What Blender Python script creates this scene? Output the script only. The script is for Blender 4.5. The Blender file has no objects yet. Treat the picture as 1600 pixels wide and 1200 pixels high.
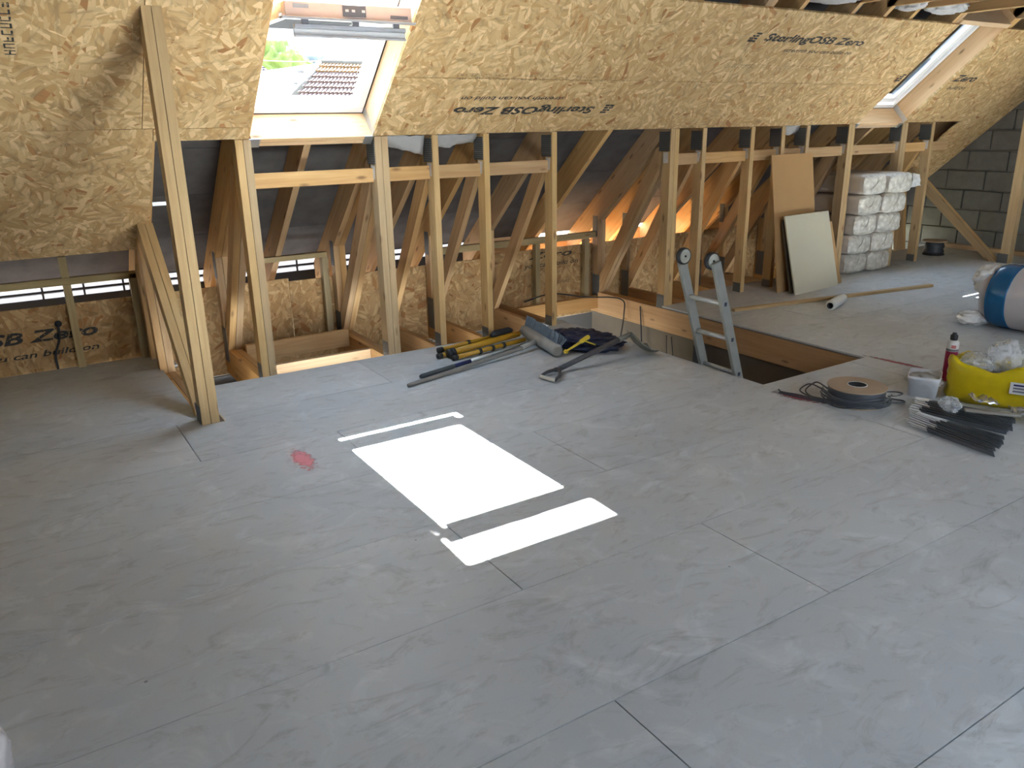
import bpy, bmesh, math, random
from mathutils import Matrix, Vector, Quaternion, noise
random.seed(7)
sc = bpy.context.scene
COL = sc.collection
PI = math.pi

# ------------------------------------------------------------------ camera
CAM_R = ((0.8413362561751783, -0.5402498099036177, -0.016835882639166445),
         (-0.18232030333333185, -0.2543311576279722, -0.9497762732623181),
         (0.5088345615596259, 0.8021507371801889, -0.3124765332048197))
cd = bpy.data.cameras.new('camera'); cam = bpy.data.objects.new('camera', cd); COL.objects.link(cam)
cd.sensor_width = 36.0; cd.lens = 1240.8 / 1600 * 36.0; cd.clip_start = .02; cd.clip_end = 500
rx, dn, fw = (Vector(v) for v in CAM_R)
mw = Matrix((( rx.x, -dn.x, -fw.x, 0), (rx.y, -dn.y, -fw.y, 0), (rx.z, -dn.z, -fw.z, 1.53), (0, 0, 0, 1)))
cam.matrix_world = mw
sc.camera = cam

# ------------------------------------------------------------------ world, sun, exposure
sc.view_settings.view_transform = 'Standard'; sc.view_settings.look = 'None'
sc.view_settings.gamma = 1.0; sc.view_settings.use_curve_mapping = False
sc.view_settings.exposure = 2.65
w = bpy.data.worlds.new('sky'); sc.world = w; w.use_nodes = True
nt = w.node_tree; nt.nodes.clear()
out = nt.nodes.new('ShaderNodeOutputWorld'); bg = nt.nodes.new('ShaderNodeBackground')
geo = nt.nodes.new('ShaderNodeTexCoord'); sep = nt.nodes.new('ShaderNodeSeparateXYZ')
ramp = nt.nodes.new('ShaderNodeValToRGB')
ramp.color_ramp.elements[0].position = .0; ramp.color_ramp.elements[0].color = (.84, .92, 1, 1)
ramp.color_ramp.elements[1].position = .9; ramp.color_ramp.elements[1].color = (.52, .72, 1, 1)
nt.links.new(geo.outputs['Generated'], sep.inputs[0]); nt.links.new(sep.outputs[2], ramp.inputs[0])
nt.links.new(ramp.outputs[0], bg.inputs[0]); bg.inputs[1].default_value = 2.6
nt.links.new(bg.outputs[0], out.inputs[0])
SUN = Vector((-.0707, -.853, -1.0)).normalized()
sd = bpy.data.lights.new('sun', 'SUN'); sd.energy = 42; sd.angle = math.radians(.53); sd.color = (1, .98, .95)
so = bpy.data.objects.new('sun', sd); COL.objects.link(so)
so.rotation_mode = 'QUATERNION'; so.rotation_quaternion = SUN.to_track_quat('-Z', 'Y'); so.location = (2, 12, 14)
sc.cycles.use_denoising = True
sc.cycles.max_bounces = 12; sc.cycles.diffuse_bounces = 8; sc.cycles.transparent_max_bounces = 16
sc.cycles.caustics_reflective = False; sc.cycles.caustics_refractive = False
sc.cycles.sample_clamp_indirect = 8

# ------------------------------------------------------------------ geometry constants
Y0, Z0, TAN = 4.98, 1.463, .9004                 # lower edge of the sloping boards and the roof pitch
CS, SN = math.cos(math.atan(TAN)), math.sin(math.atan(TAN))
NRM = Vector((0, SN, CS))                         # outward normal of the roof
UPS = Vector((0, -CS, SN))                        # up the slope
def slope(x, s, o=0.0): return Vector((x, Y0, Z0)) + UPS * s + NRM * o
def zs(y, o=0.0): return Z0 + (Y0 - y) * TAN + o / CS
YB = -2.6                                         # wall behind the camera
YR = (Y0 + YB) / 2

# skylight daylight portals (help the sky light find the openings)
def portal(c, n, up, w_, h_):
    l = bpy.data.lights.new('daylight_portal', 'AREA'); l.shape = 'RECTANGLE'; l.size = w_; l.size_y = h_
    l.cycles.is_portal = True
    o = bpy.data.objects.new('daylight_portal', l); COL.objects.link(o)
    z = -n; y = up; x = y.cross(z)
    o.matrix_world = Matrix(((x.x, y.x, z.x, c.x), (x.y, y.y, z.y, c.y), (x.z, y.z, z.z, c.z), (0, 0, 0, 1)))
portal(slope(1.735, .59, .36), -NRM, UPS, .8, 1.2)
portal(slope(7.515, .59, .36), -NRM, UPS, .8, 1.2)
BACK_N = Vector((0, -SN, CS)); BACK_U = Vector((0, CS, SN))
def bslope(x, s, o=0.0): return Vector((x, YB, Z0)) + BACK_U * s + BACK_N * o
BACK_FILL_OPENINGS = [(1.4, 2.5), (4.4, 5.5)]  # roof openings invented behind the camera to bring in fill daylight
for a, b in BACK_FILL_OPENINGS: portal(bslope((a + b) / 2, .65, .12), -BACK_N, BACK_U, b - a, 1.3)

# ------------------------------------------------------------------ materials
def mat(name):
    m = bpy.data.materials.new(name); m.use_nodes = True
    n = m.node_tree; n.nodes.clear()
    o = n.nodes.new('ShaderNodeOutputMaterial'); b = n.nodes.new('ShaderNodeBsdfPrincipled')
    n.links.new(b.outputs[0], o.inputs[0])
    return m, n, b, o
def N(n, t, **kw):
    x = n.nodes.new(t)
    for k, v in kw.items():
        if k.startswith('i_'):
            x.inputs[k[2:].replace('_', ' ')].default_value = v
        else: setattr(x, k, v)
    return x
def rgba(c): return (c[0], c[1], c[2], 1)
def mixc(n, fac, a, b, mode='MIX'):
    x = n.nodes.new('ShaderNodeMix'); x.data_type = 'RGBA'; x.blend_type = mode
    for s, v in ((0, fac), (6, a), (7, b)):
        if hasattr(v, 'is_linked') or isinstance(v, bpy.types.NodeSocket): n.links.new(v, x.inputs[s])
        else: x.inputs[s].default_value = v if s == 0 else rgba(v)
    return x.outputs[2]
def math_(n, op, a, b=0.0, c=0.0, clamp=False):
    x = n.nodes.new('ShaderNodeMath'); x.operation = op; x.use_clamp = clamp
    for i, v in enumerate((a, b, c)):
        if isinstance(v, bpy.types.NodeSocket): n.links.new(v, x.inputs[i])
        else: x.inputs[i].default_value = v
    return x.outputs[0]
def rampf(n, src, p0, p1):
    x = n.nodes.new('ShaderNodeMapRange'); x.inputs[1].default_value = p0; x.inputs[2].default_value = p1
    n.links.new(src, x.inputs[0]); return x.outputs[0]
def coords(n, kind='Object', scale=(1, 1, 1), rnd=True):
    tc = N(n, 'ShaderNodeTexCoord'); mp = N(n, 'ShaderNodeMapping')
    mp.inputs['Scale'].default_value = scale
    n.links.new(tc.outputs[kind], mp.inputs[0])
    if rnd:
        oi = N(n, 'ShaderNodeObjectInfo'); sc_ = N(n, 'ShaderNodeVectorMath', operation='SCALE'); sc_.inputs[0].default_value = (31, 17, 11)
        n.links.new(oi.outputs['Random'], sc_.inputs['Scale']); n.links.new(sc_.outputs[0], mp.inputs['Location'])
    return mp.outputs[0]
def tex_noise(n, vec, scale, detail=3, rough=.55, dist=0):
    x = N(n, 'ShaderNodeTexNoise'); x.inputs['Scale'].default_value = scale; x.inputs['Detail'].default_value = detail
    x.inputs['Roughness'].default_value = rough; x.inputs['Distortion'].default_value = dist
    n.links.new(vec, x.inputs['Vector']); return x.outputs[0]
def bump(n, b, h, strength=.3, dist=.002):
    x = N(n, 'ShaderNodeBump'); x.inputs['Strength'].default_value = strength; x.inputs['Distance'].default_value = dist
    n.links.new(h, x.inputs['Height']); n.links.new(x.outputs[0], b.inputs['Normal'])
def simple(name, col, rough=.6, metal=0.0, var=.12, scale=14, bmp=0.0, spec=.4):
    m, n, b, o = mat(name)
    f = tex_noise(n, coords(n), scale, 4)
    b.inputs['Roughness'].default_value = rough; b.inputs['Metallic'].default_value = metal
    b.inputs['Specular IOR Level'].default_value = spec
    d = tuple(c * (1 - var) for c in col); l = tuple(min(1, c * (1 + var)) for c in col)
    n.links.new(mixc(n, f, d, l), b.inputs['Base Color'])
    if bmp: bump(n, b, f, bmp)
    return m
def wood(name, light, dark, knot=(.16, .08, .035), rough=.65, knots=True):
    m, n, b, o = mat(name)
    v = coords(n, scale=(1, 1, 1))
    g = N(n, 'ShaderNodeMapping'); g.inputs['Scale'].default_value = (1.2, 26, 26); n.links.new(v, g.inputs[0])
    f = tex_noise(n, g.outputs[0], 1.6, 5, .6, .6)
    f2 = tex_noise(n, v, 2.2, 2)
    col = mixc(n, rampf(n, f, .3, .7), dark, light)
    col = mixc(n, math_(n, 'MULTIPLY', f2, .35), col, tuple(c * .72 for c in dark))
    oi = N(n, 'ShaderNodeObjectInfo')
    hv = N(n, 'ShaderNodeHueSaturation'); n.links.new(col, hv.inputs['Color'])
    n.links.new(math_(n, 'ADD', math_(n, 'MULTIPLY', oi.outputs['Random'], .3), .83), hv.inputs['Value'])
    n.links.new(math_(n, 'ADD', math_(n, 'MULTIPLY', oi.outputs['Random'], .2), .9), hv.inputs['Saturation'])
    col = hv.outputs[0]
    if knots:
        k = N(n, 'ShaderNodeMapping'); k.inputs['Scale'].default_value = (3.6, 11, 11); n.links.new(v, k.inputs[0])
        vo = N(n, 'ShaderNodeTexVoronoi'); vo.inputs['Scale'].default_value = 1; n.links.new(k.outputs[0], vo.inputs['Vector'])
        kf = rampf(n, vo.outputs['Distance'], .17, .06)
        col = mixc(n, math_(n, 'MULTIPLY', kf, .75), col, knot)
    n.links.new(col, b.inputs['Base Color']); b.inputs['Roughness'].default_value = rough
    b.inputs['Specular IOR Level'].default_value = .3
    bump(n, b, f, .18, .002)
    return m
def osb(name, base, lift=1.0):
    """oriented strand board: two layers of randomly turned flakes"""
    m, n, b, o = mat(name)
    v = coords(n)
    wv = N(n, 'ShaderNodeTexNoise'); wv.inputs['Scale'].default_value = 9; wv.inputs['Detail'].default_value = 2; n.links.new(v, wv.inputs['Vector'])
    wa = N(n, 'ShaderNodeVectorMath', operation='MULTIPLY_ADD'); wa.inputs[1].default_value = (.016, .016, .016)
    n.links.new(wv.outputs['Color'], wa.inputs[0]); n.links.new(v, wa.inputs[2]); v2 = wa.outputs[0]
    def layer(cell, ang, size, seed):
        a = N(n, 'ShaderNodeMapping'); a.inputs['Location'].default_value = (seed, seed * 2, 0); n.links.new(v2, a.inputs[0])
        vo = N(n, 'ShaderNodeTexVoronoi'); vo.inputs['Scale'].default_value = cell; n.links.new(a.outputs[0], vo.inputs['Vector'])
        sp = N(n, 'ShaderNodeSeparateColor'); n.links.new(vo.outputs['Color'], sp.inputs[0])
        vr = N(n, 'ShaderNodeVectorRotate'); vr.rotation_type = 'Z_AXIS'
        n.links.new(a.outputs[0], vr.inputs['Vector'])
        n.links.new(math_(n, 'MULTIPLY', math_(n, 'SUBTRACT', sp.outputs[0], .5), ang), vr.inputs['Angle'])
        st = N(n, 'ShaderNodeMapping'); st.inputs['Scale'].default_value = size; n.links.new(vr.outputs[0], st.inputs[0])
        vf = N(n, 'ShaderNodeTexVoronoi'); vf.inputs['Scale'].default_value = 1; n.links.new(st.outputs[0], vf.inputs['Vector'])
        s2 = N(n, 'ShaderNodeSeparateColor'); n.links.new(vf.outputs['Color'], s2.inputs[0])
        return s2.outputs[0], s2.outputs[1], vf.outputs['Distance'], st.outputs[0]
    r1, q1, d1, st1 = layer(8, 4.6, (9, 34, 1), 0)
    r2, q2, d2, st2 = layer(10, 5.6, (12, 50, 1), 5.3)
    def shade(r):
        cr = N(n, 'ShaderNodeValToRGB'); e = cr.color_ramp.elements
        e[0].position = 0; e[0].color = rgba(tuple(c * k for c, k in zip(base, (.60, .40, .28))))
        e[1].position = 1; e[1].color = rgba(tuple(min(1, c * k) for c, k in zip(base, (1.42, 1.54, 1.75))))
        for p, k in ((.03, (.84, .62, .48)), (.07, (.88, .80, .68)), (.35, (.96, .93, .88)), (.6, (1.06, 1.07, 1.1)), (.82, (1.2, 1.25, 1.32))):
            x = e.new(p); x.color = rgba(tuple(min(1, c * q) for c, q in zip(base, k)))
        n.links.new(r, cr.inputs[0]); return cr.outputs[0]
    pick = rampf(n, q1, .44, .52)
    col = mixc(n, pick, shade(r1), shade(r2))
    g = tex_noise(n, st2, 3, 3)
    edge = math_(n, 'MULTIPLY', rampf(n, math_(n, 'MAXIMUM', d1, d2), .62, .95), .55)  # thin shadows between flakes put into the colour
    col = mixc(n, edge, col, tuple(c * .42 for c in base))
    col = mixc(n, math_(n, 'MULTIPLY', g, .22), col, tuple(c * .45 for c in base))
    n.links.new(col, b.inputs['Base Color']); b.inputs['Roughness'].default_value = .7; b.inputs['Specular IOR Level'].default_value = .25
    bump(n, b, math_(n, 'ADD', r1, math_(n, 'MULTIPLY', r2, .6)), .25, .0015)
    return m
def floor_mat():
    m, n, b, o = mat('sealed_chipboard')
    tc = N(n, 'ShaderNodeTexCoord'); v = tc.outputs['Object']
    gp = N(n, 'ShaderNodeNewGeometry'); p = gp.outputs['Position']
    big = tex_noise(n, p, .9, 4, .6, .4); mid = tex_noise(n, p, 4.5, 6, .65, 1.2); fine = tex_noise(n, p, 60, 3)
    oi = N(n, 'ShaderNodeObjectInfo')
    col = mixc(n, rampf(n, big, .3, .7), (.435, .455, .47), (.52, .54, .545))
    col = mixc(n, rampf(n, mid, .52, .80), col, (.62, .64, .65))
    st = N(n, 'ShaderNodeMapping'); st.inputs['Scale'].default_value = (2.4, 5.5, 1); st.inputs['Rotation'].default_value = (0, 0, .35); n.links.new(p, st.inputs[0])
    sm = tex_noise(n, st.outputs[0], 1.3, 8, .72, 2.5)
    col = mixc(n, math_(n, 'MULTIPLY', rampf(n, sm, .52, .70), .65), col, (.28, .277, .268))
    # small dark chips and crumbs
    vo = N(n, 'ShaderNodeTexVoronoi'); vo.inputs['Scale'].default_value = 7; n.links.new(p, vo.inputs['Vector'])
    s2 = N(n, 'ShaderNodeSeparateColor'); n.links.new(vo.outputs['Color'], s2.inputs[0])
    ck = math_(n, 'MULTIPLY', rampf(n, vo.outputs['Distance'], .05, .02), rampf(n, s2.outputs[0], .70, .78))
    col = mixc(n, math_(n, 'MULTIPLY', ck, .8), col, (.13, .125, .12))
    sp = N(n, 'ShaderNodeSeparateXYZ'); n.links.new(v, sp.inputs[0])
    hv = N(n, 'ShaderNodeHueSaturation'); n.links.new(col, hv.inputs['Color'])
    n.links.new(math_(n, 'ADD', math_(n, 'MULTIPLY', oi.outputs['Random'], .08), .96), hv.inputs['Value'])
    n.links.new(hv.outputs[0], b.inputs['Base Color'])
    n.links.new(rampf(n, mid, .1, 1.4), b.inputs['Roughness'])
    rr = N(n, 'ShaderNodeMapRange'); rr.inputs[3].default_value = .42; rr.inputs[4].default_value = .62; n.links.new(mid, rr.inputs[0]); n.links.new(rr.outputs[0], b.inputs['Roughness'])
    b.inputs['Specular IOR Level'].default_value = .42
    bump(n, b, math_(n, 'ADD', fine, math_(n, 'MULTIPLY', sm, 2)), .10, .001)
    return m
def ribbed(name, col):
    m, n, b, o = mat(name)
    v = coords(n, rnd=False)
    wv = N(n, 'ShaderNodeTexWave'); wv.inputs['Scale'].default_value = 22; wv.bands_direction = 'Z'; n.links.new(v, wv.inputs['Vector'])
    n.links.new(mixc(n, wv.outputs[0], tuple(c * .55 for c in col), col), b.inputs['Base Color'])
    b.inputs['Metallic'].default_value = .6; b.inputs['Roughness'].default_value = .55
    bump(n, b, wv.outputs[0], .5, .002)
    return m
def glass_mat():
    m, n, b, o = mat('window_glass')
    n.nodes.remove(b)
    t = N(n, 'ShaderNodeBsdfTransparent'); g = N(n, 'ShaderNodeBsdfGlossy'); g.inputs['Roughness'].default_value = .02
    t.inputs[0].default_value = (.95, .97, .97, 1)
    fr = N(n, 'ShaderNodeFresnel'); fr.inputs[0].default_value = 1.35
    mx = N(n, 'ShaderNodeMixShader'); n.links.new(fr.outputs[0], mx.inputs[0]); n.links.new(t.outputs[0], mx.inputs[1]); n.links.new(g.outputs[0], mx.inputs[2])
    n.links.new(mx.outputs[0], o.inputs[0]); return m
def print_mat(name, col, cover):
    m, n, b, o = mat(name)
    b.inputs['Base Color'].default_value = rgba(col); b.inputs['Roughness'].default_value = .8
    v = coords(n, rnd=False)
    f = tex_noise(n, v, 55, 4)
    n.links.new(rampf(n, f, cover, cover + .12), b.inputs['Alpha'])
    return m
def film(name, col, alpha, rough=.25, crinkle=30):
    m, n, b, o = mat(name)
    v = coords(n)
    f = tex_noise(n, v, crinkle, 4, .6, 1.5)
    b.inputs['Base Color'].default_value = rgba(col); b.inputs['Roughness'].default_value = rough
    al = rampf(n, f, .2, .9); x = N(n, 'ShaderNodeMapRange'); x.inputs[3].default_value = alpha; x.inputs[4].default_value = min(1, alpha + .25); n.links.new(al, x.inputs[0])
    n.links.new(x.outputs[0], b.inputs['Alpha'])
    bump(n, b, f, .8, .006)
    return m

M = {}
M['truss'] = wood('truss_pine', (.66, .44, .22), (.50, .30, .125))
M['post'] = wood('post_pine', (.64, .46, .24), (.50, .335, .155))
M['green'] = wood('treated_pine', (.44, .34, .175), (.32, .235, .11))
M['fresh'] = wood('planed_pine', (.80, .58, .36), (.68, .45, .25))
M['joist'] = wood('joist_pine', (.60, .36, .16), (.46, .25, .095))
M['osb'] = osb('strand_board', (.61, .415, .20))
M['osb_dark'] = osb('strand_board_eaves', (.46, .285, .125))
M['floor'] = floor_mat()
M['plate'] = ribbed('nail_plate_steel', (.20, .205, .20))
M['galv'] = simple('galvanised_steel', (.60, .62, .64), .35, .9, .1, 30)
M['sark'] = simple('dark_roof_lining', (.098, .090, .087), .85, 0, .55, 7, .3)
M['block'] = simple('concrete_block', (.155, .15, .135), .9, 0, .28, 9, .5)
M['mortar'] = simple('mortar', (.24, .22, .18), .95, 0, .15, 20, .3)
M['paint'] = simple('white_lacquer', (.80, .81, .82), .35, 0, .03)
M['pinkpine'] = simple('lacquered_pine', (.72, .58, .52), .4, 0, .06, 6)
M['glass'] = glass_mat()
M['greyplastic'] = simple('grey_plastic', (.16, .16, .18), .5)
M['midgrey'] = simple('mid_grey_metal', (.42, .43, .46), .4, .4)
M['black'] = simple('black_plastic', (.018, .018, .02), .5)
M['print'] = print_mat('board_print', (.035, .035, .032), .33)
M['print_faint'] = print_mat('board_print_faint', (.06, .055, .045), .47)
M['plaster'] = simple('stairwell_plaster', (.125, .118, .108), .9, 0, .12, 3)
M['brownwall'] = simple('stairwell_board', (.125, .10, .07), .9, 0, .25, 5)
M['voidshade'] = simple('dark_void', (.05, .043, .035), .95, 0, .3)  # darkness of the space below put into a near-black colour
M['tag'] = simple('paper_tag', (.62, .60, .56), .8, 0, .2, 90)
M['alu'] = simple('dull_aluminium', (.27, .275, .255), .5, .4, .22, 12)
M['alu_rung'] = simple('rung_aluminium', (.52, .54, .54), .35, .6, .15, 14)
M['wheel'] = simple('wheel_plastic', (.42, .42, .36), .5)
M['hardboard'] = simple('brown_hardboard', (.44, .265, .115), .75, 0, .10, 3)
M['cream'] = simple('cream_board', (.56, .53, .415), .7, 0, .07, 3)
M['boardedge'] = simple('dark_board_edge', (.10, .075, .05), .9)
M['board'] = simple('neutral_bounce_grey', (.52, .54, .56), .9, 0, .05, 2)  # neutral grey for the unseen walls, picked to brighten and neutralise bounce light
M['tongue'] = simple('dark_joint', (.16, .16, .155), .9)
def wrap_mat():
    m, n, b, o = mat('milky_wrap')
    v = coords(n); vo = N(n, 'ShaderNodeTexVoronoi'); vo.feature = 'SMOOTH_F1'; vo.inputs['Scale'].default_value = 24; n.links.new(v, vo.inputs['Vector'])
    f = tex_noise(n, v, 18, 4, .6, 1)
    h = math_(n, 'ADD', vo.outputs['Distance'], f)
    n.links.new(mixc(n, rampf(n, h, .55, 1.15), (.70, .68, .62), (.44, .415, .365)), b.inputs['Base Color'])
    b.inputs['Roughness'].default_value = .3; bump(n, b, h, .6, .006); return m
M['wrap'] = wrap_mat()
M['wrapfilm'] = film('loose_wrap', (.85, .86, .86), .30, .2, 14)
M['packside'] = film('wrapped_fibre', (.56, .50, .43), .93, .35, 10)
M['blueplastic'] = simple('blue_plastic_film', (.008, .105, .26), .22, 0, .2, 8, .25)
M['whiteplastic'] = simple('white_plastic_film', (.52, .51, .53), .25, 0, .08, 6, .35)
M['tails'] = film('film_tail', (.80, .80, .79), .72, .2, 16)
M['yellowbag'] = simple('yellow_bag_plastic', (.56, .42, .008), .3, 0, .25, 12, .7)
M['clear'] = film('crumpled_clear_film', (.70, .72, .74), .24, .12, 22)
M['tub'] = film('tub_plastic', (.70, .71, .74), .82, .35, 8)
M['plasterdust'] = simple('plaster_lumps', (.45, .43, .39), .9, 0, .2, 20, .5)
M['maroon'] = simple('maroon_print', (.30, .012, .055), .4)
M['canwhite'] = simple('can_label', (.66, .65, .62), .35)
M['redprint'] = simple('red_print', (.5, .03, .03), .5)
M['cardboard'] = simple('reel_cardboard', (.40, .30, .21), .85, 0, .1, 5)
M['cable'] = simple('grey_cable', (.055, .062, .075), .45, 0, .2, 10)
M['steelstrip'] = simple('dark_steel_strip', (.20, .22, .25), .30, .75, .25, 12)
M['stripend'] = simple('bright_steel_end', (.80, .81, .82), .3, .25, .15, 18)
M['foil'] = simple('crinkled_foil', (.70, .71, .74), .2, .85, .2, 24, .8)
M['slatewood'] = simple('grey_offcut', (.25, .23, .20), .8)
M['yellowtube'] = simple('amber_tube', (.44, .24, .018), .35, 0, .15, 8)
M['navy'] = simple('navy_plastic', (.018, .024, .055), .45, 0, .3, 8, .3)
M['navyblue'] = simple('navy_sleeve', (.014, .018, .085), .5)
M['foam'] = simple('grey_foam_grip', (.055, .065, .07), .9)
M['greywood'] = simple('weathered_handle', (.20, .185, .165), .8, 0, .25, 9)
M['broomhead'] = simple('dusty_broom_head', (.30, .285, .26), .9, 0, .2, 18, .4)
M['bristle'] = simple('blue_grey_bristle', (.13, .165, .20), .7, 0, .3, 30)
M['yellowtool'] = simple('yellow_tool_plastic', (.66, .48, .04), .4)
M['shaft'] = simple('scuffed_black_shaft', (.05, .05, .055), .5, 0, .5, 18)
M['blade'] = simple('dirty_shovel_blade', (.20, .195, .17), .55, .35, .3, 9)
M['bleach'] = simple('worn_wood_grip', (.46, .43, .36), .8)
M['wool'] = simple('glass_wool_wrap', (.52, .51, .50), .6, 0, .2, 6, .6)
M['batten'] = wood('batten_pine', (.58, .42, .23), (.44, .29, .13), knots=False)
M['pipewhite'] = simple('white_roll_film', (.66, .65, .61), .35, 0, .08, 12, .2)
M['ground'] = simple('lawn', (.11, .115, .085), .95, 0, .4, .4)
M['tile'] = simple('weathered_clay_tile', (.048, .026, .020), .8, 0, .45, 1.6)
M['lichen'] = simple('lichen_clay_tile', (.085, .042, .013), .85, 0, .5, 2.5)
M['purple'] = simple('grey_purple_tile', (.040, .034, .043), .8, 0, .2, 2)
M['paleroof'] = simple('overlit_pale_roof', (.085, .075, .066), .8, 0, .15, 2)  # overexposed light on the hip faces put into a paler colour; walls share it
M['ridge'] = simple('mossy_ridge', (.042, .036, .028), .9, 0, .4, 3)
M['leaf'] = simple('spring_leaves', (.085, .115, .022), .8, 0, .5, 1.2)
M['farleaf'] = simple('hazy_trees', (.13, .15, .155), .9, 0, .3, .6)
M['bark'] = simple('bark', (.12, .085, .06), .9)
M['timberpole'] = simple('pole_timber', (.20, .15, .11), .9)
M['membrane'] = film('hanging_membrane', (.46, .45, .43), .85, .5, 9)
M['ventpane'] = None
def translucent(name, col):
    m, n, b, o = mat(name)
    n.nodes.remove(b)
    t = N(n, 'ShaderNodeBsdfTranslucent'); d = N(n, 'ShaderNodeBsdfDiffuse'); mx = N(n, 'ShaderNodeMixShader'); mx.inputs[0].default_value = .6
    f = tex_noise(n, coords(n), 120, 2)
    c = mixc(n, f, tuple(x * .85 for x in col), col)
    n.links.new(c, t.inputs[0]); n.links.new(c, d.inputs[0]); n.links.new(d.outputs[0], mx.inputs[1]); n.links.new(t.outputs[0], mx.inputs[2]); n.links.new(mx.outputs[0], o.inputs[0])
    return m
M['ventpane'] = translucent('vent_gauze', (.26, .26, .27))
def spray(name, col):
    m, n, b, o = mat(name)
    b.inputs['Base Color'].default_value = rgba(col); b.inputs['Roughness'].default_value = .7
    tc = N(n, 'ShaderNodeTexCoord'); v = tc.outputs['Generated']
    mp = N(n, 'ShaderNodeMapping'); mp.inputs['Location'].default_value = (-1, -1, 0); mp.inputs['Scale'].default_value = (2, 2, 0); n.links.new(v, mp.inputs[0])
    le = N(n, 'ShaderNodeVectorMath', operation='LENGTH'); n.links.new(mp.outputs[0], le.inputs[0])
    f = tex_noise(n, coords(n, rnd=False), 34, 5)
    a = math_(n, 'ADD', le.outputs['Value'], math_(n, 'MULTIPLY', math_(n, 'SUBTRACT', f, .5), 1.6))
    n.links.new(math_(n, 'MULTIPLY', rampf(n, a, 1.0, .45), .72), b.inputs['Alpha'])
    return m
M['pink'] = spray('pink_marker_spray', (.90, .30, .34))
M['redchalk'] = spray('red_chalk_line', (.42, .10, .12))

# ------------------------------------------------------------------ object helpers
def link(o, parent=None, kind=None):
    COL.objects.link(o)
    if parent is not None: o.parent = parent; o.matrix_parent_inverse = Matrix.Identity(4) if parent.get('_id') else parent.matrix_world.inverted()
    if kind: o['kind'] = kind
    return o
def tag(o, label=None, cat=None, group=None, kind=None):
    if label: o['label'] = label
    if cat: o['category'] = cat
    if group: o['group'] = group
    if kind: o['kind'] = kind
    return o
def root(name, loc, label=None, cat=None, group=None, kind=None):
    o = bpy.data.objects.new(name, None); COL.objects.link(o); o.location = loc; o.empty_display_size = .1
    o.matrix_world = Matrix.Translation(loc)
    return tag(o, label, cat, group, kind)
def obj(name, me, m, parent=None, mw=None, smooth=False):
    if m is not None:
        me.materials.clear()
        for k in (m if isinstance(m, (list, tuple)) else [m]): me.materials.append(M[k] if isinstance(k, str) else k)
    if smooth:
        for p in me.polygons: p.use_smooth = True
    o = bpy.data.objects.new(name, me); COL.objects.link(o)
    mw = mw or Matrix.Identity(4)
    if parent is not None:
        o.parent = parent
        pm = parent.matrix_world if parent.parent is None else parent['_mw_'] if False else world_of(parent)
        o.matrix_parent_inverse = Matrix.Identity(4)
        o.matrix_basis = pm.inverted() @ mw
    else: o.matrix_basis = mw
    return o
def world_of(o):
    m = o.matrix_basis.copy()
    if o.parent is not None: m = world_of(o.parent) @ o.matrix_parent_inverse @ m
    return m
def mesh(verts, faces, name='m'):
    me = bpy.data.meshes.new(name); me.from_pydata([tuple(v) for v in verts], [], faces); me.update(); return me
def frame(o, x, y, z):
    return Matrix(((x.x, y.x, z.x, o.x), (x.y, y.y, z.y, o.y), (x.z, y.z, z.z, o.z), (0, 0, 0, 1)))
def bm_mesh(bm):
    me = bpy.data.meshes.new('m'); bm.normal_update(); bm.to_mesh(me); bm.free(); return me
def box_mesh(lx, ly, lz, bev=0.0, seg=1):
    bm = bmesh.new(); bmesh.ops.create_cube(bm, size=1)
    for v in bm.verts: v.co = Vector((v.co.x * lx, v.co.y * ly, v.co.z * lz))
    if bev: bmesh.ops.bevel(bm, geom=bm.edges[:], offset=bev, segments=seg, affect='EDGES', profile=.6)
    return bm_mesh(bm)
def box(name, a, b, m, parent=None, bev=.002, seg=1):
    """axis-aligned box between two corners; local X runs along its longest side so that grain follows it"""
    a, b = Vector(a), Vector(b); c = (a + b) / 2; d = [abs(b[i] - a[i]) for i in range(3)]
    k = d.index(max(d)); ax = [Vector((1, 0, 0)), Vector((0, 1, 0)), Vector((0, 0, 1))]
    X, Yv, Zv = ax[k], ax[(k + 1) % 3], ax[(k + 2) % 3]
    return obj(name, box_mesh(d[k], d[(k + 1) % 3], d[(k + 2) % 3], bev, seg), m, parent, frame(c, X, Yv, Zv))
def beam(name, p, q, wy, wz, m, parent=None, side=None, bev=.002):
    """bar from p to q; wy is its size along `side`, wz across"""
    p, q = Vector(p), Vector(q); X = (q - p).normalized(); s = Vector(side) if side else Vector((0, 0, 1)).cross(X)
    if s.length < 1e-4: s = Vector((1, 0, 0))
    Yv = (s - X * s.dot(X)).normalized(); Zv = X.cross(Yv)
    return obj(name, box_mesh((q - p).length, wy, wz, bev), m, parent, frame((p + q) / 2, X, Yv, Zv))
def prism_x(name, prof, x0, x1, m, parent=None, axis=(1, 0)):
    """profile in (y, z) extruded from x0 to x1; grain along axis (dy, dz)"""
    a = Vector((0, axis[0], axis[1])).normalized(); Yv = Vector((1, 0, 0)); Zv = a.cross(Yv)
    cy = sum(p[0] for p in prof) / len(prof); cz = sum(p[1] for p in prof) / len(prof); c = Vector(((x0 + x1) / 2, cy, cz))
    vs = []
    for x in (x0, x1):
        for y, z in prof:
            d = Vector((x, y, z)) - c; vs.append((d.dot(a), d.dot(Yv), d.dot(Zv)))
    n = len(prof); f = [tuple(range(n)), tuple(range(2 * n - 1, n - 1, -1))] + [(i, i + n, (i + 1) % n + n, (i + 1) % n) for i in range(n)]
    me = mesh(vs, f); bm = bmesh.new(); bm.from_mesh(me); bmesh.ops.recalc_face_normals(bm, faces=bm.faces[:]); bm.to_mesh(me); bm.free()
    return obj(name, me, m, parent, frame(c, a, Yv, Zv))
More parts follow.
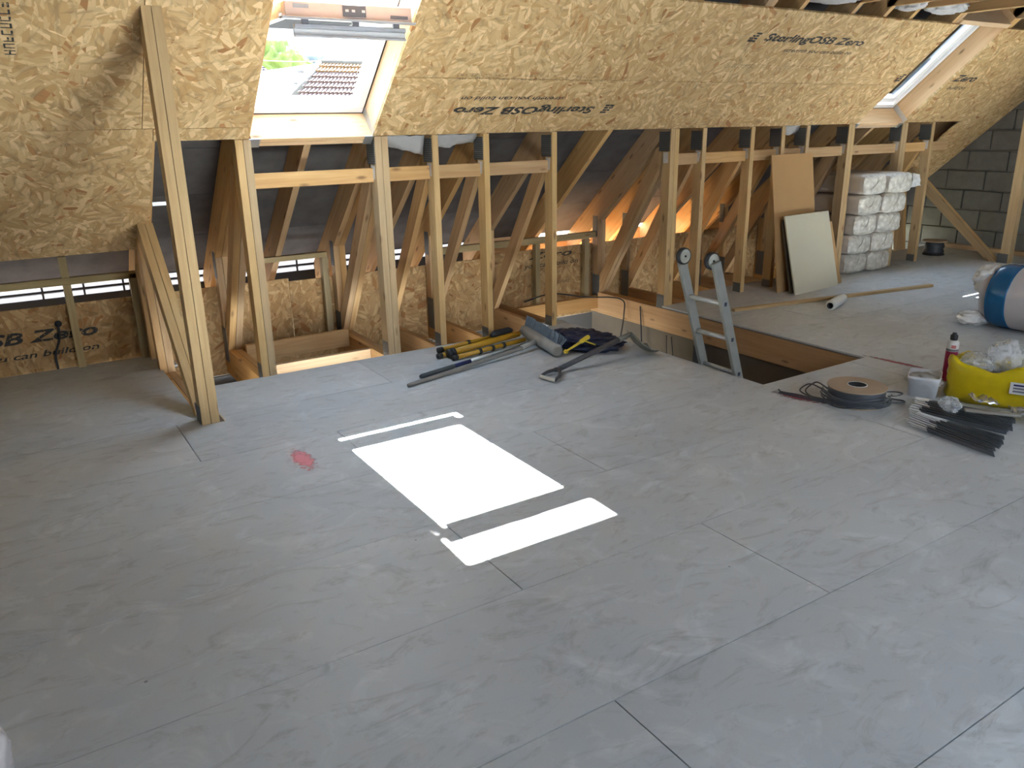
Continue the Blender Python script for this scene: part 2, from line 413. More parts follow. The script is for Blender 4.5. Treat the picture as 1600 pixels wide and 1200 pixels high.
def tube_mesh(pts, rad, seg=10, cap=True):
    pts = [Vector(p) for p in pts]; r = rad if isinstance(rad, (list, tuple)) else [rad] * len(pts)
    vs, fs = [], []; prev = None
    for i, p in enumerate(pts):
        t = (pts[min(i + 1, len(pts) - 1)] - pts[max(i - 1, 0)]).normalized()
        if prev is None: u = t.cross(Vector((0, 0, 1))) if abs(t.z) < .95 else t.cross(Vector((1, 0, 0)))
        else: u = prev - t * prev.dot(t)
        u.normalize(); prev = u; v = t.cross(u)
        for k in range(seg):
            an = 2 * PI * k / seg; vs.append(p + (u * math.cos(an) + v * math.sin(an)) * r[i])
    for i in range(len(pts) - 1):
        for k in range(seg):
            a, b = i * seg + k, i * seg + (k + 1) % seg; fs.append((a, b, b + seg, a + seg))
    if cap: fs.append(tuple(range(seg - 1, -1, -1))); fs.append(tuple(range((len(pts) - 1) * seg, len(pts) * seg)))
    return mesh(vs, fs)
def tube(name, pts, rad, m, parent=None, seg=10):
    c = Vector(pts[0]); return obj(name, tube_mesh([Vector(p) - c for p in pts], rad, seg), m, parent, Matrix.Translation(c), True)
def lathe(name, prof, m, parent=None, mw=None, seg=28, smooth=True):
    vs, fs = [], []
    for r, z in prof:
        for k in range(seg): an = 2 * PI * k / seg; vs.append((r * math.cos(an), r * math.sin(an), z))
    for i in range(len(prof) - 1):
        for k in range(seg):
            a, b = i * seg + k, i * seg + (k + 1) % seg; fs.append((a, b, b + seg, a + seg))
    if prof[0][0] > 1e-5: pass
    me = mesh(vs, fs); bm = bmesh.new(); bm.from_mesh(me); bmesh.ops.remove_doubles(bm, verts=bm.verts[:], dist=1e-5); bmesh.ops.recalc_face_normals(bm, faces=bm.faces[:]); bm.to_mesh(me); bm.free()
    return obj(name, me, m, parent, mw, smooth)
def axis_mat(c, z, xh=Vector((1, 0, 0))):
    z = Vector(z).normalized(); x = (xh - z * xh.dot(z)).normalized(); y = z.cross(x); return frame(Vector(c), x, y, z)
def smooth_curve(pts, n=8):
    P = [Vector(p) for p in pts]; P = [P[0] * 2 - P[1]] + P + [P[-1] * 2 - P[-2]]; o = []
    for i in range(1, len(P) - 2):
        for k in range(n):
            t = k / n; a, b, c, d = P[i - 1:i + 3]
            o.append(.5 * ((2 * b) + (c - a) * t + (2 * a - 5 * b + 4 * c - d) * t * t + (3 * b - a - 3 * c + d) * t ** 3))
    o.append(P[-2]); return o
def crumple(name, size, m, parent, mw, amp=.25, freq=2.2, sub=4, seed=0, flat=0.0):
    bm = bmesh.new(); bmesh.ops.create_icosphere(bm, subdivisions=sub, radius=1)
    for v in bm.verts:
        d = v.co.normalized(); k = noise.noise(d * freq + Vector((seed, 0, 0))); r = 1 + amp * (1 - 2.6 * abs(k)) + amp * .4 * noise.noise(d * freq * 3 + Vector((0, seed, 3)))
        p = d * r
        if flat and p.z < -flat: p.z = -flat
        v.co = Vector((p.x * size[0], p.y * size[1], p.z * size[2]))
    return obj(name, bm_mesh(bm), m, parent, mw, True)
def rects_minus(rects, holes):
    for hx0, hx1, hy0, hy1 in holes:
        o = []
        for x0, x1, y0, y1 in rects:
            a, b, c, d = max(x0, hx0), min(x1, hx1), max(y0, hy0), min(y1, hy1)
            if a >= b or c >= d: o.append((x0, x1, y0, y1)); continue
            if y0 < c: o.append((x0, x1, y0, c))
            if d < y1: o.append((x0, x1, d, y1))
            if x0 < a: o.append((x0, a, c, d))
            if b < x1: o.append((b, x1, c, d))
        rects = [r for r in o if r[1] - r[0] > 1e-4 and r[3] - r[2] > 1e-4]
    return rects
def slab(name, rects, t, m, parent, mw, lift=0.0):
    """flat slab made of touching rectangles in its own x-y plane; thickness t goes to -z"""
    vs, fs = [], []
    for x0, x1, y0, y1 in rects:
        i = len(vs)
        vs += [(x0, y0, 0), (x1, y0, 0), (x1, y1, 0), (x0, y1, 0), (x0, y0, -t), (x1, y0, -t), (x1, y1, -t), (x0, y1, -t)]
        fs += [(i, i + 1, i + 2, i + 3), (i + 7, i + 6, i + 5, i + 4), (i, i + 4, i + 5, i + 1), (i + 1, i + 5, i + 6, i + 2), (i + 2, i + 6, i + 7, i + 3), (i + 3, i + 7, i + 4, i)]
    return obj(name, mesh(vs, fs), m, parent, mw)
def lettering(name, text, width, m, parent, mw, bold=.012, shear=0.0, size_y=None):
    c = bpy.data.curves.new('t', 'FONT'); c.body = text; c.align_x = 'LEFT'; c.offset = bold; c.shear = shear; c.resolution_u = 3; c.fill_mode = 'FRONT'
    t = bpy.data.objects.new('t', c); COL.objects.link(t)
    dg = bpy.context.evaluated_depsgraph_get(); dg.update()
    me = bpy.data.meshes.new_from_object(t.evaluated_get(dg)); bpy.data.objects.remove(t)
    xs = [v.co.x for v in me.vertices]; ys = [v.co.y for v in me.vertices]
    k = width / (max(xs) - min(xs)); ky = k if size_y is None else size_y / (max(ys) - min(ys)); x0, y0 = min(xs), min(ys)
    for v in me.vertices: v.co = Vector(((v.co.x - x0) * k, (v.co.y - y0) * ky, 0))
    return obj(name, me, m, parent, mw)

# ================================================================== THE SETTING
# ------------------------------------------------------------------ floor
floor = root('floor', (0, 0, 0), 'pale grey sealed chipboard floor laid in staggered boards', kind='structure')
HOLE = (3.72, 4.72, 3.03, 6.3)
holes = [HOLE, (.862, 3.53, 4.985, 6.4), (3.53, 3.75, 5.12, 6.4), (.755, .862, 4.30, 5.62), (4.70, 5.25, 4.99, 6.4), (5.25, 8.35, 5.25, 6.4), (8.35, 9.8, 5.55, 6.4), (-3, .862, 5.985, 6.4)]
ROW0 = 1.395
joints = {0: [2.145], 1: [1.296], 2: [2.155], -1: [1.203], 3: [1.31], 4: [.62], -2: [2.5], 5: [1.9], 6: [1.2], 7: [1.8]}
k = -7
while ROW0 + .6 * k < 6.3:
    y0, y1 = ROW0 + .6 * k, ROW0 + .6 * (k + 1); x = (joints.get(k, [(.9 * k) % 2.4])[0]) - 2.4 * 4
    while x < 9.72:
        a, b = max(x, -3.0), min(x + 2.4, 9.72); c, d = max(y0, YB), min(y1, 6.2)
        if b - a > .05 and d - c > .02:
            g = .0019
            rs = rects_minus([(a + g, b - g, c + g, d - g)], holes)
            if rs:
                ctr = Vector(((a + b) / 2, (c + d) / 2, 0)); dz = random.uniform(-.0008, .0008)
                slab('floor_board', [(p[0] - ctr.x, p[1] - ctr.x, p[2] - ctr.y, p[3] - ctr.y) for p in rs], .0115, 'floor', floor, Matrix.Translation(ctr + Vector((0, 0, dz))))
        x += 2.4
    k += 1
slab('joint_light_stop', rects_minus([(-3, 9.72, YB, 6.2)], [(h_[0] - .004, h_[1] + .004, h_[2] - .004, h_[3] + .004) for h_ in holes]), .009, 'tongue', floor, Matrix.Translation((0, 0, -.012)))  # dark slab added under the boards to stop light showing through the joints
def mark(name, pts, wd, m):
    vs, fs = [], []
    (ax, ay), (bx, by) = pts; d = Vector((bx - ax, by - ay, 0)); l = d.length; d.normalize()
    me = mesh([(-l / 2, -wd / 2, 0), (l / 2, -wd / 2, 0), (l / 2, wd / 2, 0), (-l / 2, wd / 2, 0)], [(0, 1, 2, 3)])
    return obj(name, me, m, floor, frame(Vector(((ax + bx) / 2, (ay + by) / 2, .0016)), d, Vector((0, 0, 1)).cross(d), Vector((0, 0, 1))))
mark('paint_mark', ((1.045, 3.70), (1.03, 3.37)), .11, 'pink')
mark('paint_mark', ((4.755, 3.09), (4.80, 2.55)), .06, 'redchalk')
mark('paint_mark', ((3.66, 2.92), (3.75, 2.58)), .12, 'redchalk')

# ------------------------------------------------------------------ sloping strand-board lining
SF = lambda s0, x0=0: frame(slope(x0, s0), Vector((1, 0, 0)), UPS, Vector((1, 0, 0)).cross(UPS))
wall_slope = root('wall_slope', slope(2, 0), 'sloping strand board lining under the rafters', kind='structure')
T_OSB = .018
JS = .5                                            # horizontal joint between the two board rows
def osb_panel(x0, x1, s0, s1, parent=wall_slope, m='osb'):
    g = .002; cx, csl = (x0 + x1) / 2, (s0 + s1) / 2
    return slab('osb_panel', [(x0 - cx + g, x1 - cx - g, s0 - csl + g, s1 - csl - g)], T_OSB, m, parent, SF(csl, cx))
TOP = 1.18
osb_panel(-3, -1.55, -1.02, .1); osb_panel(-1.55, .815, -1.02, .1); osb_panel(-3, -1.2, .1, TOP); osb_panel(-1.2, .758, .1, TOP)
osb_panel(.758, 1.342, .1, TOP); osb_panel(.815, 1.342, 0, .1)
for a, b in ((2.133, 4.53), (4.53, 6.93), (6.93, 7.143)): osb_panel(a, b, 0, JS)
for a, b in ((2.133, 3.4), (3.4, 5.8), (5.8, 7.143)): osb_panel(a, b, JS, TOP)
osb_panel(7.90, 8.95, 0, JS); osb_panel(7.90, 9.74, JS, TOP); osb_panel(8.95, 9.74, -1.02, JS)
# printed lettering on the boards
def on_slope(x, s, flip=False):
    X = Vector((1, 0, 0)); U = UPS
    if flip: X, U = -X, -U
    return frame(slope(x, s, -.0012), X, U, X.cross(U))
def logo(mw, h, m):
    """the little square emblem printed in front of the name"""
    vs, fs = [], []
    def q(x0, y0, x1, y1):
        i = len(vs); vs.extend([(x0, y0, 0), (x1, y0, 0), (x1, y1, 0), (x0, y1, 0)]); fs.append((i, i + 1, i + 2, i + 3))
    q(0, 0, .46 * h, .24 * h); q(0, .28 * h, .42 * h, .48 * h); q(.5 * h, 0, .95 * h, .2 * h); q(.5 * h, .28 * h, .95 * h, .48 * h); q(.2 * h, .56 * h, .95 * h, .74 * h); q(.45 * h, .82 * h, 1.1 * h, 1.0 * h)
    return obj('printed_emblem', mesh(vs, fs), m, wall_slope, mw)
def strokes(width, h, m, parent, mw, rows=1, seed=0):
    """worn rows of print too small to read: little upright and level strokes"""
    rnd = random.Random(seed); vs, fs = [], []
    for r in range(rows):
        x = 0.0; y0 = r * h * 1.4
        while x < width:
            if rnd.random() < .14: x += h * rnd.uniform(.6, 2.2); continue
            c = h * .62
            for (a0, b0, a1, b1) in rnd.sample([(0, 0, .2, 1), (.75, 0, .95, 1), (0, 0, .9, .2), (0, .42, .9, .6), (0, .82, .9, 1)], 3):
                i = len(vs); vs += [(x + a0 * c, y0 + b0 * h, 0), (x + a1 * c, y0 + b0 * h, 0), (x + a1 * c, y0 + b1 * h, 0), (x + a0 * c, y0 + b1 * h, 0)]; fs.append((i, i + 1, i + 2, i + 3))
            x += c * 1.35
    return obj('printed_fine_print', mesh(vs, fs), m, parent, mw)
lettering('printed_lettering', 'SterlingOSB Zero', 1.16, 'print', wall_slope, on_slope(3.80, .275, True), .034, .25, .092)
logo(on_slope(3.965, .272, True), .085, 'print')
lettering('printed_lettering', 'strength you can build on', .82, 'print', wall_slope, on_slope(3.475, .358, True), .018, .25, .045)
strokes(1.42, .02, 'print_faint', wall_slope, on_slope(3.96, .54, True), 2, 1)
lettering('printed_lettering', 'SterlingOSB Zero', 1.16, 'print', wall_slope, on_slope(4.96, .885), .034, .25, .092)
logo(on_slope(4.80, .89), .085, 'print')
lettering('printed_lettering', 'strength you can build on', .82, 'print', wall_slope, on_slope(5.26, .805), .018, .25, .045)
strokes(1.5, .018, 'print_faint', wall_slope, on_slope(4.76, .645), 2, 2)
lettering('printed_lettering', 'Zero', .40, 'print', wall_slope, on_slope(7.93, .555), .034, .25, .085)
lettering('printed_lettering', 'build on', .30, 'print', wall_slope, on_slope(8.0, .455), .018, .25, .045)
logo(on_slope(7.03, .545), .085, 'print')
strokes(.6, .018, 'print_faint', wall_slope, on_slope(7.95, .31), 1, 3)
# dark wedge of print at the far end of the board beside the camera
strokes(.30, .045, 'print', wall_slope, frame(slope(.215, .60, -.0012), UPS, -Vector((1, 0, 0)), Vector((1, 0, 0)).cross(UPS)), 1, 4)

# ------------------------------------------------------------------ dwarf wall at the eaves
wall_eaves = root('wall_eaves', (2, 6.0, 0), 'low strand board wall along the eaves', kind='structure')
EF = lambda x, z, o=0: frame(Vector((x, 6.0 - o, z)), Vector((1, 0, 0)), Vector((0, 0, 1)), Vector((0, -1, 0)))
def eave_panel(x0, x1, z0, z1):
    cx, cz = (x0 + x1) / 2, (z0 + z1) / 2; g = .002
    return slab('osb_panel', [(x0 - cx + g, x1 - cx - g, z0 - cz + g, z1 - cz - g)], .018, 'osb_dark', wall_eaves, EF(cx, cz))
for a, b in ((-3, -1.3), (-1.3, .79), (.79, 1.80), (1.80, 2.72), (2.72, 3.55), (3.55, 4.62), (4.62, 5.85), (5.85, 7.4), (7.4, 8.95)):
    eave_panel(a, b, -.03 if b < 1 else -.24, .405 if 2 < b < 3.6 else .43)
lettering('printed_lettering', 'SterlingOSB Zero', 1.38, 'print', wall_eaves, EF(-.93, .175, .0015), .03, .25, .105)
lettering('printed_lettering', 'strength you can build on', 1.08, 'print', wall_eaves, EF(-.64, .085, .0015), .014, .25, .055)
lettering('printed_lettering', 'you can build on', .62, 'print', wall_eaves, EF(3.95, .25, .0015), .01, .25, .055)
lettering('printed_lettering', 'Zero', .5, 'print', wall_eaves, EF(4.0, .34, .0015), .02, .25, .06)
strokes(.5, .022, 'print', wall_eaves, EF(4.0, .09, .0015), 1, 5)

# ------------------------------------------------------------------ roof lining (sarking) with window openings
sark = root('ceiling_lining', slope(2, 0, .213), 'dark boarded roof lining seen behind the rafters', kind='structure')
WH = [(1.33, 2.14, -.02, 1.22), (7.11, 7.91, -.02, 1.22)]
s = -1.66; i = 0
while s < 5.1:
    h = [(x0 - 0, x1, a, b) for x0, x1, a, b in WH]
    rs = rects_minus([(-3.0, 9.9, s + .002, s + .448)], h)
    c = s + .22
    slab('lining_board', [(p[0] - 3, p[1] - 3, p[2] - c, p[3] - c) for p in rs], .012, 'sark', sark,
         frame(slope(3, c, .213), Vector((1, 0, 0)), UPS, -NRM) @ Matrix.Translation((0, 0, -.0)))
    s += .45; i += 1
leak_slab = slab('ceiling_leak_slab', rects_minus([(-3.1, 9.9, -1.66, 5.2)], WH), .02, 'sark', None, frame(slope(0, 0, .226), Vector((1, 0, 0)), UPS, -NRM))  # backing slab added to stop sun leaking between the lining boards
leak_slab['kind'] = 'structure'
# slope and wall behind the camera, with invented roof openings that let in fill daylight
back = slab('ceiling_back', rects_minus([(-3, 9.9, 0, 5.3)], [(a, b, 0.02, 1.3) for a, b in BACK_FILL_OPENINGS]), .03, 'board', None,
            frame(bslope(0, 0), Vector((1, 0, 0)), BACK_U, Vector((1, 0, 0)).cross(BACK_U)))
back['kind'] = 'structure'
for nm, a, b in (('wall_back', (-3, YB - .1, -.02), (9.9, YB, Z0 + .05)), ('wall_left', (-3.1, YB, -.05), (-3, 7.0, 5.0))):
    o = box(nm, a, b, 'board', None, 0); o['kind'] = 'structure'

# ------------------------------------------------------------------ gable wall of concrete blocks
gable = root('wall_gable', (9.78, 4, 0), 'grey concrete block gable wall', kind='structure')
obj('mortar_bed', box_mesh(.1, 10.4, 5.4), 'mortar', gable, Matrix.Translation((9.835, 2.2, 2.45)))
bme = [box_mesh(.06, .438, .213, .006), box_mesh(.06, .213, .213, .006)]
for r in range(-1, 13):
    z = .02 + .225 * r + .1
    y = 1.9 + (.225 if r % 2 else 0)
    while y < 6.6:
        if z - .15 < zs(y) + .05:
            o = obj('block', bme[0], None if bme[0].materials else 'block', gable, Matrix.Translation((9.777 + random.uniform(-.002, .002), y, z)))
        y += .448

# ------------------------------------------------------------------ skylights
def bar_on_slope(name, x0, x1, s0, s1, o0, o1, m, parent, bev=.003):
    c = slope((x0 + x1) / 2, (s0 + s1) / 2, (o0 + o1) / 2); lx, ls = x1 - x0, s1 - s0
    if lx >= ls: return obj(name, box_mesh(lx, ls, o1 - o0, bev), m, parent, frame(c, Vector((1, 0, 0)), UPS, Vector((1, 0, 0)).cross(UPS)))
    return obj(name, box_mesh(ls, lx, o1 - o0, bev), m, parent, frame(c, UPS, Vector((-1, 0, 0)), UPS.cross(Vector((-1, 0, 0)))))
def skylight(n, x0, x1, label):
    wnd = root('window_%d' % n, slope((x0 + x1) / 2, .59, .22), label, kind='structure')
    a, b = x0 + .006, x1 - .006; f = .045
    for nm, q in (('frame_bar', (a, b, .0, f)), ('frame_bar', (a, b, TOP - f, TOP))): bar_on_slope(nm, q[0], q[1], q[2], q[3], .195, .30, 'paint', wnd)
    for q in ((a, a + f), (b - f, b)): bar_on_slope('frame_bar', q[0], q[1], f, TOP - f, .195, .30, 'paint', wnd)
    # flashing collar outside
    for q in ((x0 - .08, x0 + .01, -.06, TOP + .06), (x1 - .01, x1 + .08, -.06, TOP + .06)): bar_on_slope('flashing', *q, .228, .285, 'midgrey', wnd)
    bar_on_slope('flashing', x0, x1, -.10, .0, .228, .285, 'midgrey', wnd); bar_on_slope('flashing', x0, x1, TOP, TOP + .06, .228, .285, 'midgrey', wnd)
    return wnd
w1 = skylight(1, 1.342, 2.133, 'white roof window swung open above the floor')
# sash swung level about its middle
SX0, SX1, SY0, SY1, SZ0, SZ1 = 1.386, 2.080, 4.22, 5.415, 2.052, 2.125
sash = box('sash', (SX0, SY0, SZ0), (SX1, SY0 + .055, SZ1), 'pinkpine', w1, .004)
sash['label'] = 'bleached pine sash rail with dark grey lock plate'
box('sash_rail', (SX0, SY0 + .055, SZ0 + .02), (SX1, SY0 + .10, SZ1), 'paint', sash)
box('sash_rail', (SX0, SY1 - .105, SZ0), (SX1, SY1, SZ1), 'paint', sash)
for q in ((SX0, SX0 + .044), (SX1 - .046, SX1)): box('sash_rail', (q[0], SY0 + .1, SZ0), (q[1], SY1 - .105, SZ1), 'paint', sash)
box('glass_pane', (SX0 + .044, SY0 + .1, SZ0 + .03), (SX1 - .046, SY1 - .105, SZ0 + .036), 'glass', sash, 0)
for x0_, x1_ in ((1.360, SX0 + .02), (SX1 - .02, 2.118)): box('cladding', (x0_, 4.76, SZ1 + .0005), (x1_, SY1 + .01, SZ1 + .014), 'greyplastic', sash)
box('trim_strip', (SX0 - .02, SY0 - .012, SZ0 - .012), (SX1 + .02, SY0 + .03, SZ0 + .0), 'midgrey', sash)
box('lock_plate', (1.688, SY0 - .008, SZ0 + .012), (1.815, SY0, SZ0 + .066), 'greyplastic', sash)
for x in (1.70, 1.735, 1.79): box('lock_button', (x, SY0 - .012, SZ0 + .032), (x + .018, SY0 - .007, SZ0 + .044), 'paint', sash, .001)
box('data_label', (1.955, SY0 - .003, SZ0 + .012), (2.055, SY0, SZ0 + .028), 'greyplastic', sash, 0)
box('brand_label', (1.43, SY0 - .002, SZ0 + .04), (1.51, SY0, SZ0 + .06), 'midgrey', sash, 0)
cb = box('control_bar', (1.43, SY0 + .005, SZ0 - .052), (2.045, SY0 + .03, SZ0 - .030), 'midgrey', w1, .004)
box('vent_flap', (1.43, SY0 + .02, SZ0 - .082), (2.045, SY0 + .032, SZ0 - .052), 'paint', cb, .003)
box('vent_flap', (1.43, SY0 + .01, SZ0 - .092), (2.045, SY0 + .03, SZ0 - .082), 'midgrey', cb, .002)
for x in (1.47, 1.74, 1.97): box('bracket', (x, SY0 + .0, SZ0 - .034), (x + .035, SY0 + .02, SZ0 - .01), 'greyplastic', cb, .002)
w2 = skylight(2, 7.143, 7.90, 'white closed roof window beside the gable end')
a, b = 7.143 + .052, 7.90 - .052
for q in ((a, b, .05, .115), (a, b, TOP - .115, TOP - .05)): bar_on_slope('sash_bar', *q, .215, .285, 'paint', w2)
for q in ((a, a + .06), (b - .06, b)): bar_on_slope('sash_bar', q[0], q[1], .115, TOP - .115, .215, .285, 'paint', w2)
bar_on_slope('glass_pane', a + .06, b - .06, .115, TOP - .115, .245, .251, 'glass', w2, 0)
bar_on_slope('control_bar', a + .02, b - .02, TOP - .10, TOP - .085, .185, .205, 'greyplastic', w2)
bar_on_slope('control_bar', a + .02, b - .02, TOP - .085, TOP - .055, .19, .21, 'midgrey', w2)

# ------------------------------------------------------------------ eaves light strip
vent = root('window_3', (0, 6.4, .46), 'slim daylight vent strip along the eaves', kind='structure')
VY = 6.405
x = -2.6
while x < 3.6:
    l = .20 + .06 * ((int(x * 10)) % 3)
    for z0, z1 in ((.462, .505), (.408, .448)):
        box('vent_pane', (x, VY, z0), (min(x + l, 3.6), VY + .004, z1), 'ventpane', vent, 0)
    box('vent_mullion', (x - .006, VY - .01, .40), (x + .006, VY + .01, .51), 'black', vent, 0)
    x += l
for z0, z1 in ((.505, .56), (.448, .462), (.30, .408)):
    box('vent_rail', (-2.6, VY - (.055 if z0 > .5 else .012), z0), (3.6, VY + .012, z1), 'black', vent, .002)
for nm, a_, b_ in (('sun_stop_3', 3.6, 4.35), ('sun_stop_4', 6.15, 9.72)):
    o = box(nm, (a_, VY - .012, .18), (b_, VY + .012, .56), 'joist', None, 0); o['kind'] = 'structure'  # boards added to close the open eaves against the sun
o = box('sun_stop_5', (4.35, VY - .012, .18), (6.15, VY + .012, .475), 'joist', None, 0); o['kind'] = 'structure'  # added lower board, its top set to limit the sun let in
for nm, a_, b_ in (('trim_6', -3, 4.3), ('trim_7', 6.2, 9.7)):
    o = box(nm, (a_, 6.05, .18), (b_, 6.75, .20), 'sark', None, 0); o['kind'] = 'structure'  # soffit coloured dark here to cut orange bounce light
soff = box('trim_1', (4.3, 6.05, .18), (6.2, 6.75, .20), 'fresh', None, 0); soff['kind'] = 'structure'; soff['label'] = 'pale timber soffit boards behind the eaves wall'

# ------------------------------------------------------------------ stairwell below
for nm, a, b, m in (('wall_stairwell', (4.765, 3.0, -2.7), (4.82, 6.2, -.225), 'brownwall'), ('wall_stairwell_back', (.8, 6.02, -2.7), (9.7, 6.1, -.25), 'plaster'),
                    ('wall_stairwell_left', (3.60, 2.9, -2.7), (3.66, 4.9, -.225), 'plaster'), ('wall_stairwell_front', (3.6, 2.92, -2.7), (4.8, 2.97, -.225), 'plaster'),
                    ('floor_lower', (-3, 2, -2.75), (9.8, 6.3, -2.7), 'brownwall'), ('ceiling_lower', (-3, 5.0, -.27), (3.60, 6.02, -.255), 'plaster'), ('ceiling_lower_right', (4.82, 4.9, -.27), (9.7, 6.02, -.255), 'voidshade')):
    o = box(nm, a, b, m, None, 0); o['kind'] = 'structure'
o = box('trim_2', (4.755, 3.1, -.62), (4.768, 6.0, -.56), 'joist', None, .002); o['kind'] = 'structure'

# ================================================================== ROOF TRUSSES
PLY = .0445
def truss(x, plies, label, raised=False, post=True, tags=True, topplate=True, web=True, stub=True, group=None, webtop=1.33):
    t = root('roof_truss', (x, 4.98, 0), label, 'roof truss', group)
    for p in range(plies):
        a = x + p * (PLY + .003); b = a + PLY
        # rafter
        o0, o1 = T_OSB + .0005, T_OSB + .193
        sb = -2.0 if not (4.3 < x < 6.4) else -2.0
        A, B = slope(0, sb, o0), slope(0, 4.9, o0); C, D = slope(0, 4.9, o1), slope(0, sb, o1)
        prism_x('rafter', [(A.y, A.z), (B.y, B.z), (C.y, C.z), (D.y, D.z)], a, b, 'truss', t, (-CS, SN))
        prism_x('bottom_chord', [(-1.5, -.222), (6.35, -.222), (6.35, -.024), (-1.5, -.024)], a, b, 'joist', t, (1, 0))
        prism_x('collar_tie', [(4.10, 2.33), (4.10 - .09, 2.50), (-1.6, 2.50), (-1.7, 2.33)], a, b, 'truss', t, (1, 0))
        if raised:
            yf = 4.30
            prism_x('post', [(yf, -.024), (yf + .095, -.024), (yf + .095, zs(yf + .095) - .001), (yf, zs(yf) - .001)], a, b, 'post', t, (0, 1))
            p0, p1 = Vector((0, 4.43, .02)), Vector((0, 5.60, .965)); d = (p1 - p0).normalized(); w_ = Vector((0, d.z, -d.y)) * .095
            q = [p0, p0 + w_ * .6, p1 + w_ * 1.0, p1]
            prism_x('web', [(4.40, -.02), (4.50, -.02), (5.61, zs(5.61) - .002), (5.53, zs(5.53) - .002)], a, b, 'post', t, (d.y, d.z))
            prism_x('web', [(5.53, -.022), (5.625, -.022), (5.72, zs(5.72) - .002), (5.635, zs(5.635) - .002)], a, b, 'truss', t, (0, 1))
            prism_x('stub', [(5.86, -.022), (5.95, -.022), (5.95, zs(5.95) - .002), (5.86, zs(5.86) - .002)], a, b, 'truss', t, (0, 1))
            continue
        if post:
            prism_x('post', [(4.98, -.024), (5.075, -.024), (5.075, zs(5.075, T_OSB) - .002), (4.98, zs(4.98, 0) - .002)], a, b, 'post', t, (0, 1))
        if web:
            prism_x('web', [(5.10, webtop), (5.10, webtop - .16), (5.86, -.024), (5.90, -.024), (5.90, .09), (5.16, webtop - .03)], a, b, 'truss', t, (-.53, .85))
        if stub:
            prism_x('stub', [(5.905, -.024), (5.985, -.024), (5.985, zs(5.985, T_OSB) - .002), (5.905, zs(5.905, T_OSB) - .002)], a, b, 'truss', t, (0, 1))
    e = x - .0016
    def plate(y0, y1, z0, z1, nm='nail_plate', m='plate'):
        return obj(nm, box_mesh(.0028, y1 - y0, z1 - z0), m, t, Matrix.Translation((e, (y0 + y1) / 2, (z0 + z1) / 2)))
    if not raised:
        if post: plate(4.983, 5.07, -.13, .075 + random.uniform(-.01, .02))
        if stub: plate(5.87, 5.975, -.12, .14); plate(5.915, 5.98, .50, .69)
        if topplate and post: plate(4.99, 5.115, 1.285, 1.44)
        if tags and post:
            o = obj('paper_tag', box_mesh(.0012, .055, .085), 'tag', t, Matrix.Translation((x - .004, 5.03, 1.235)) @ Matrix.Rotation(random.uniform(-.2, .2), 4, 'X'))
    else:
        plate(4.31, 4.42, -.02, .10)
    return t
truss(.738, 2, 'double roof truss whose tall post and raking strut stand out on the grey floor', raised=True)
truss(1.262, 2, 'double roof truss on the side of the open skylight next to the tall raking strut', tags=False, topplate=False)
truss(2.143, 2, 'double roof truss between the open skylight and the yellow tripod')
truss(2.558, 1, 'single roof truss whose post foot is nearest the black tripod feet')
truss(2.960, 1, 'single roof truss standing just behind the middle of the yellow tripod')
truss(3.545, 1, 'single roof truss whose post stands behind the broom head at the stairwell corner')
truss(4.730, 2, 'double roof truss whose chord edges the stairwell behind the ladder')
truss(5.092, 1, 'single roof truss rising behind the ladder wheels')
truss(5.680, 1, 'single roof truss with its post midway between ladder and leaning boards')
truss(6.080, 1, 'single roof truss directly against the tall brown hardboard edge')
truss(6.420, 1, 'single roof truss mostly hidden behind the leaning boards')
truss(7.037, 2, 'double roof truss in front of the wrapped packs, below the closed skylight')
truss(7.905, 2, 'double roof truss at the gable side of the closed skylight, behind the packs')
truss(8.437, 1, 'single roof truss standing between the wrapped packs and the small cable drum')
truss(9.065, 2, 'double roof truss with raking strut standing nearest the block gable wall', raised=True)

def jack(x, s0, s1, label):
    A, B, C, D = slope(0, s0, T_OSB), slope(0, s1, T_OSB), slope(0, s1, .211), slope(0, s0, .211)
    o = prism_x('jack_rafter', [(A.y, A.z), (B.y, B.z), (C.y, C.z), (D.y, D.z)], x, x + PLY, 'truss', None, (-CS, SN))
    return tag(o, label, 'rafter')
jack(1.702, -2.0, -.066, 'short rafter running down from the trimmer under the open skylight')
jack(4.10, -2.0, 4.9, 'lone rafter crossing above the stairwell opening, without a post')
jack(7.50, -2.0, -.066, 'short rafter running down from the trimmer under the closed skylight')
for (a, b), nm in (((1.358, 2.134), 'open'), ((7.130, 7.903), 'closed')):
    t = root('trimmer_beam', slope((a + b) / 2, -.03, .1), 'pale planed trimmer beam along the bottom of the %s skylight' % nm, 'timber beam')
    bar_on_slope('plank', a, b, -.032, -.001, .0, .193, 'fresh', t); bar_on_slope('plank', a, b, -.065, -.034, .0, .193, 'fresh', t)
    for x0, x1 in ((a - .012, a + .055), (b - .055, b + .004)):
        h = bar_on_slope('joist_hanger', x0, x1, -.068, .003, -.0035, -.0005, 'galv', t, 0)
    bar_on_slope('joist_hanger', b - .004, b - .001, .001, .05, .0, .193, 'galv', t, 0)
    t = root('trimmer_beam', slope((a + b) / 2, TOP + .03, .1), 'pale planed trimmer beam along the top of the %s skylight' % nm, 'timber beam')
    bar_on_slope('plank', a, b, TOP + .001, TOP + .046, .0, .193, 'fresh', t)
# planed side cheeks of the skylight openings
for x0, x1, lab in ((1.3535, 1.3555, None), (2.1335, 2.1425, 'pale planed lining board on the far cheek of the open skylight'), (7.90, 7.9045, 'pale planed lining board on the far cheek of the closed skylight')):
    if lab: tag(bar_on_slope('cheek_board', x0, x1, -.005, TOP + .1, .0195, .193, 'fresh', None, 0), lab, 'lining board')

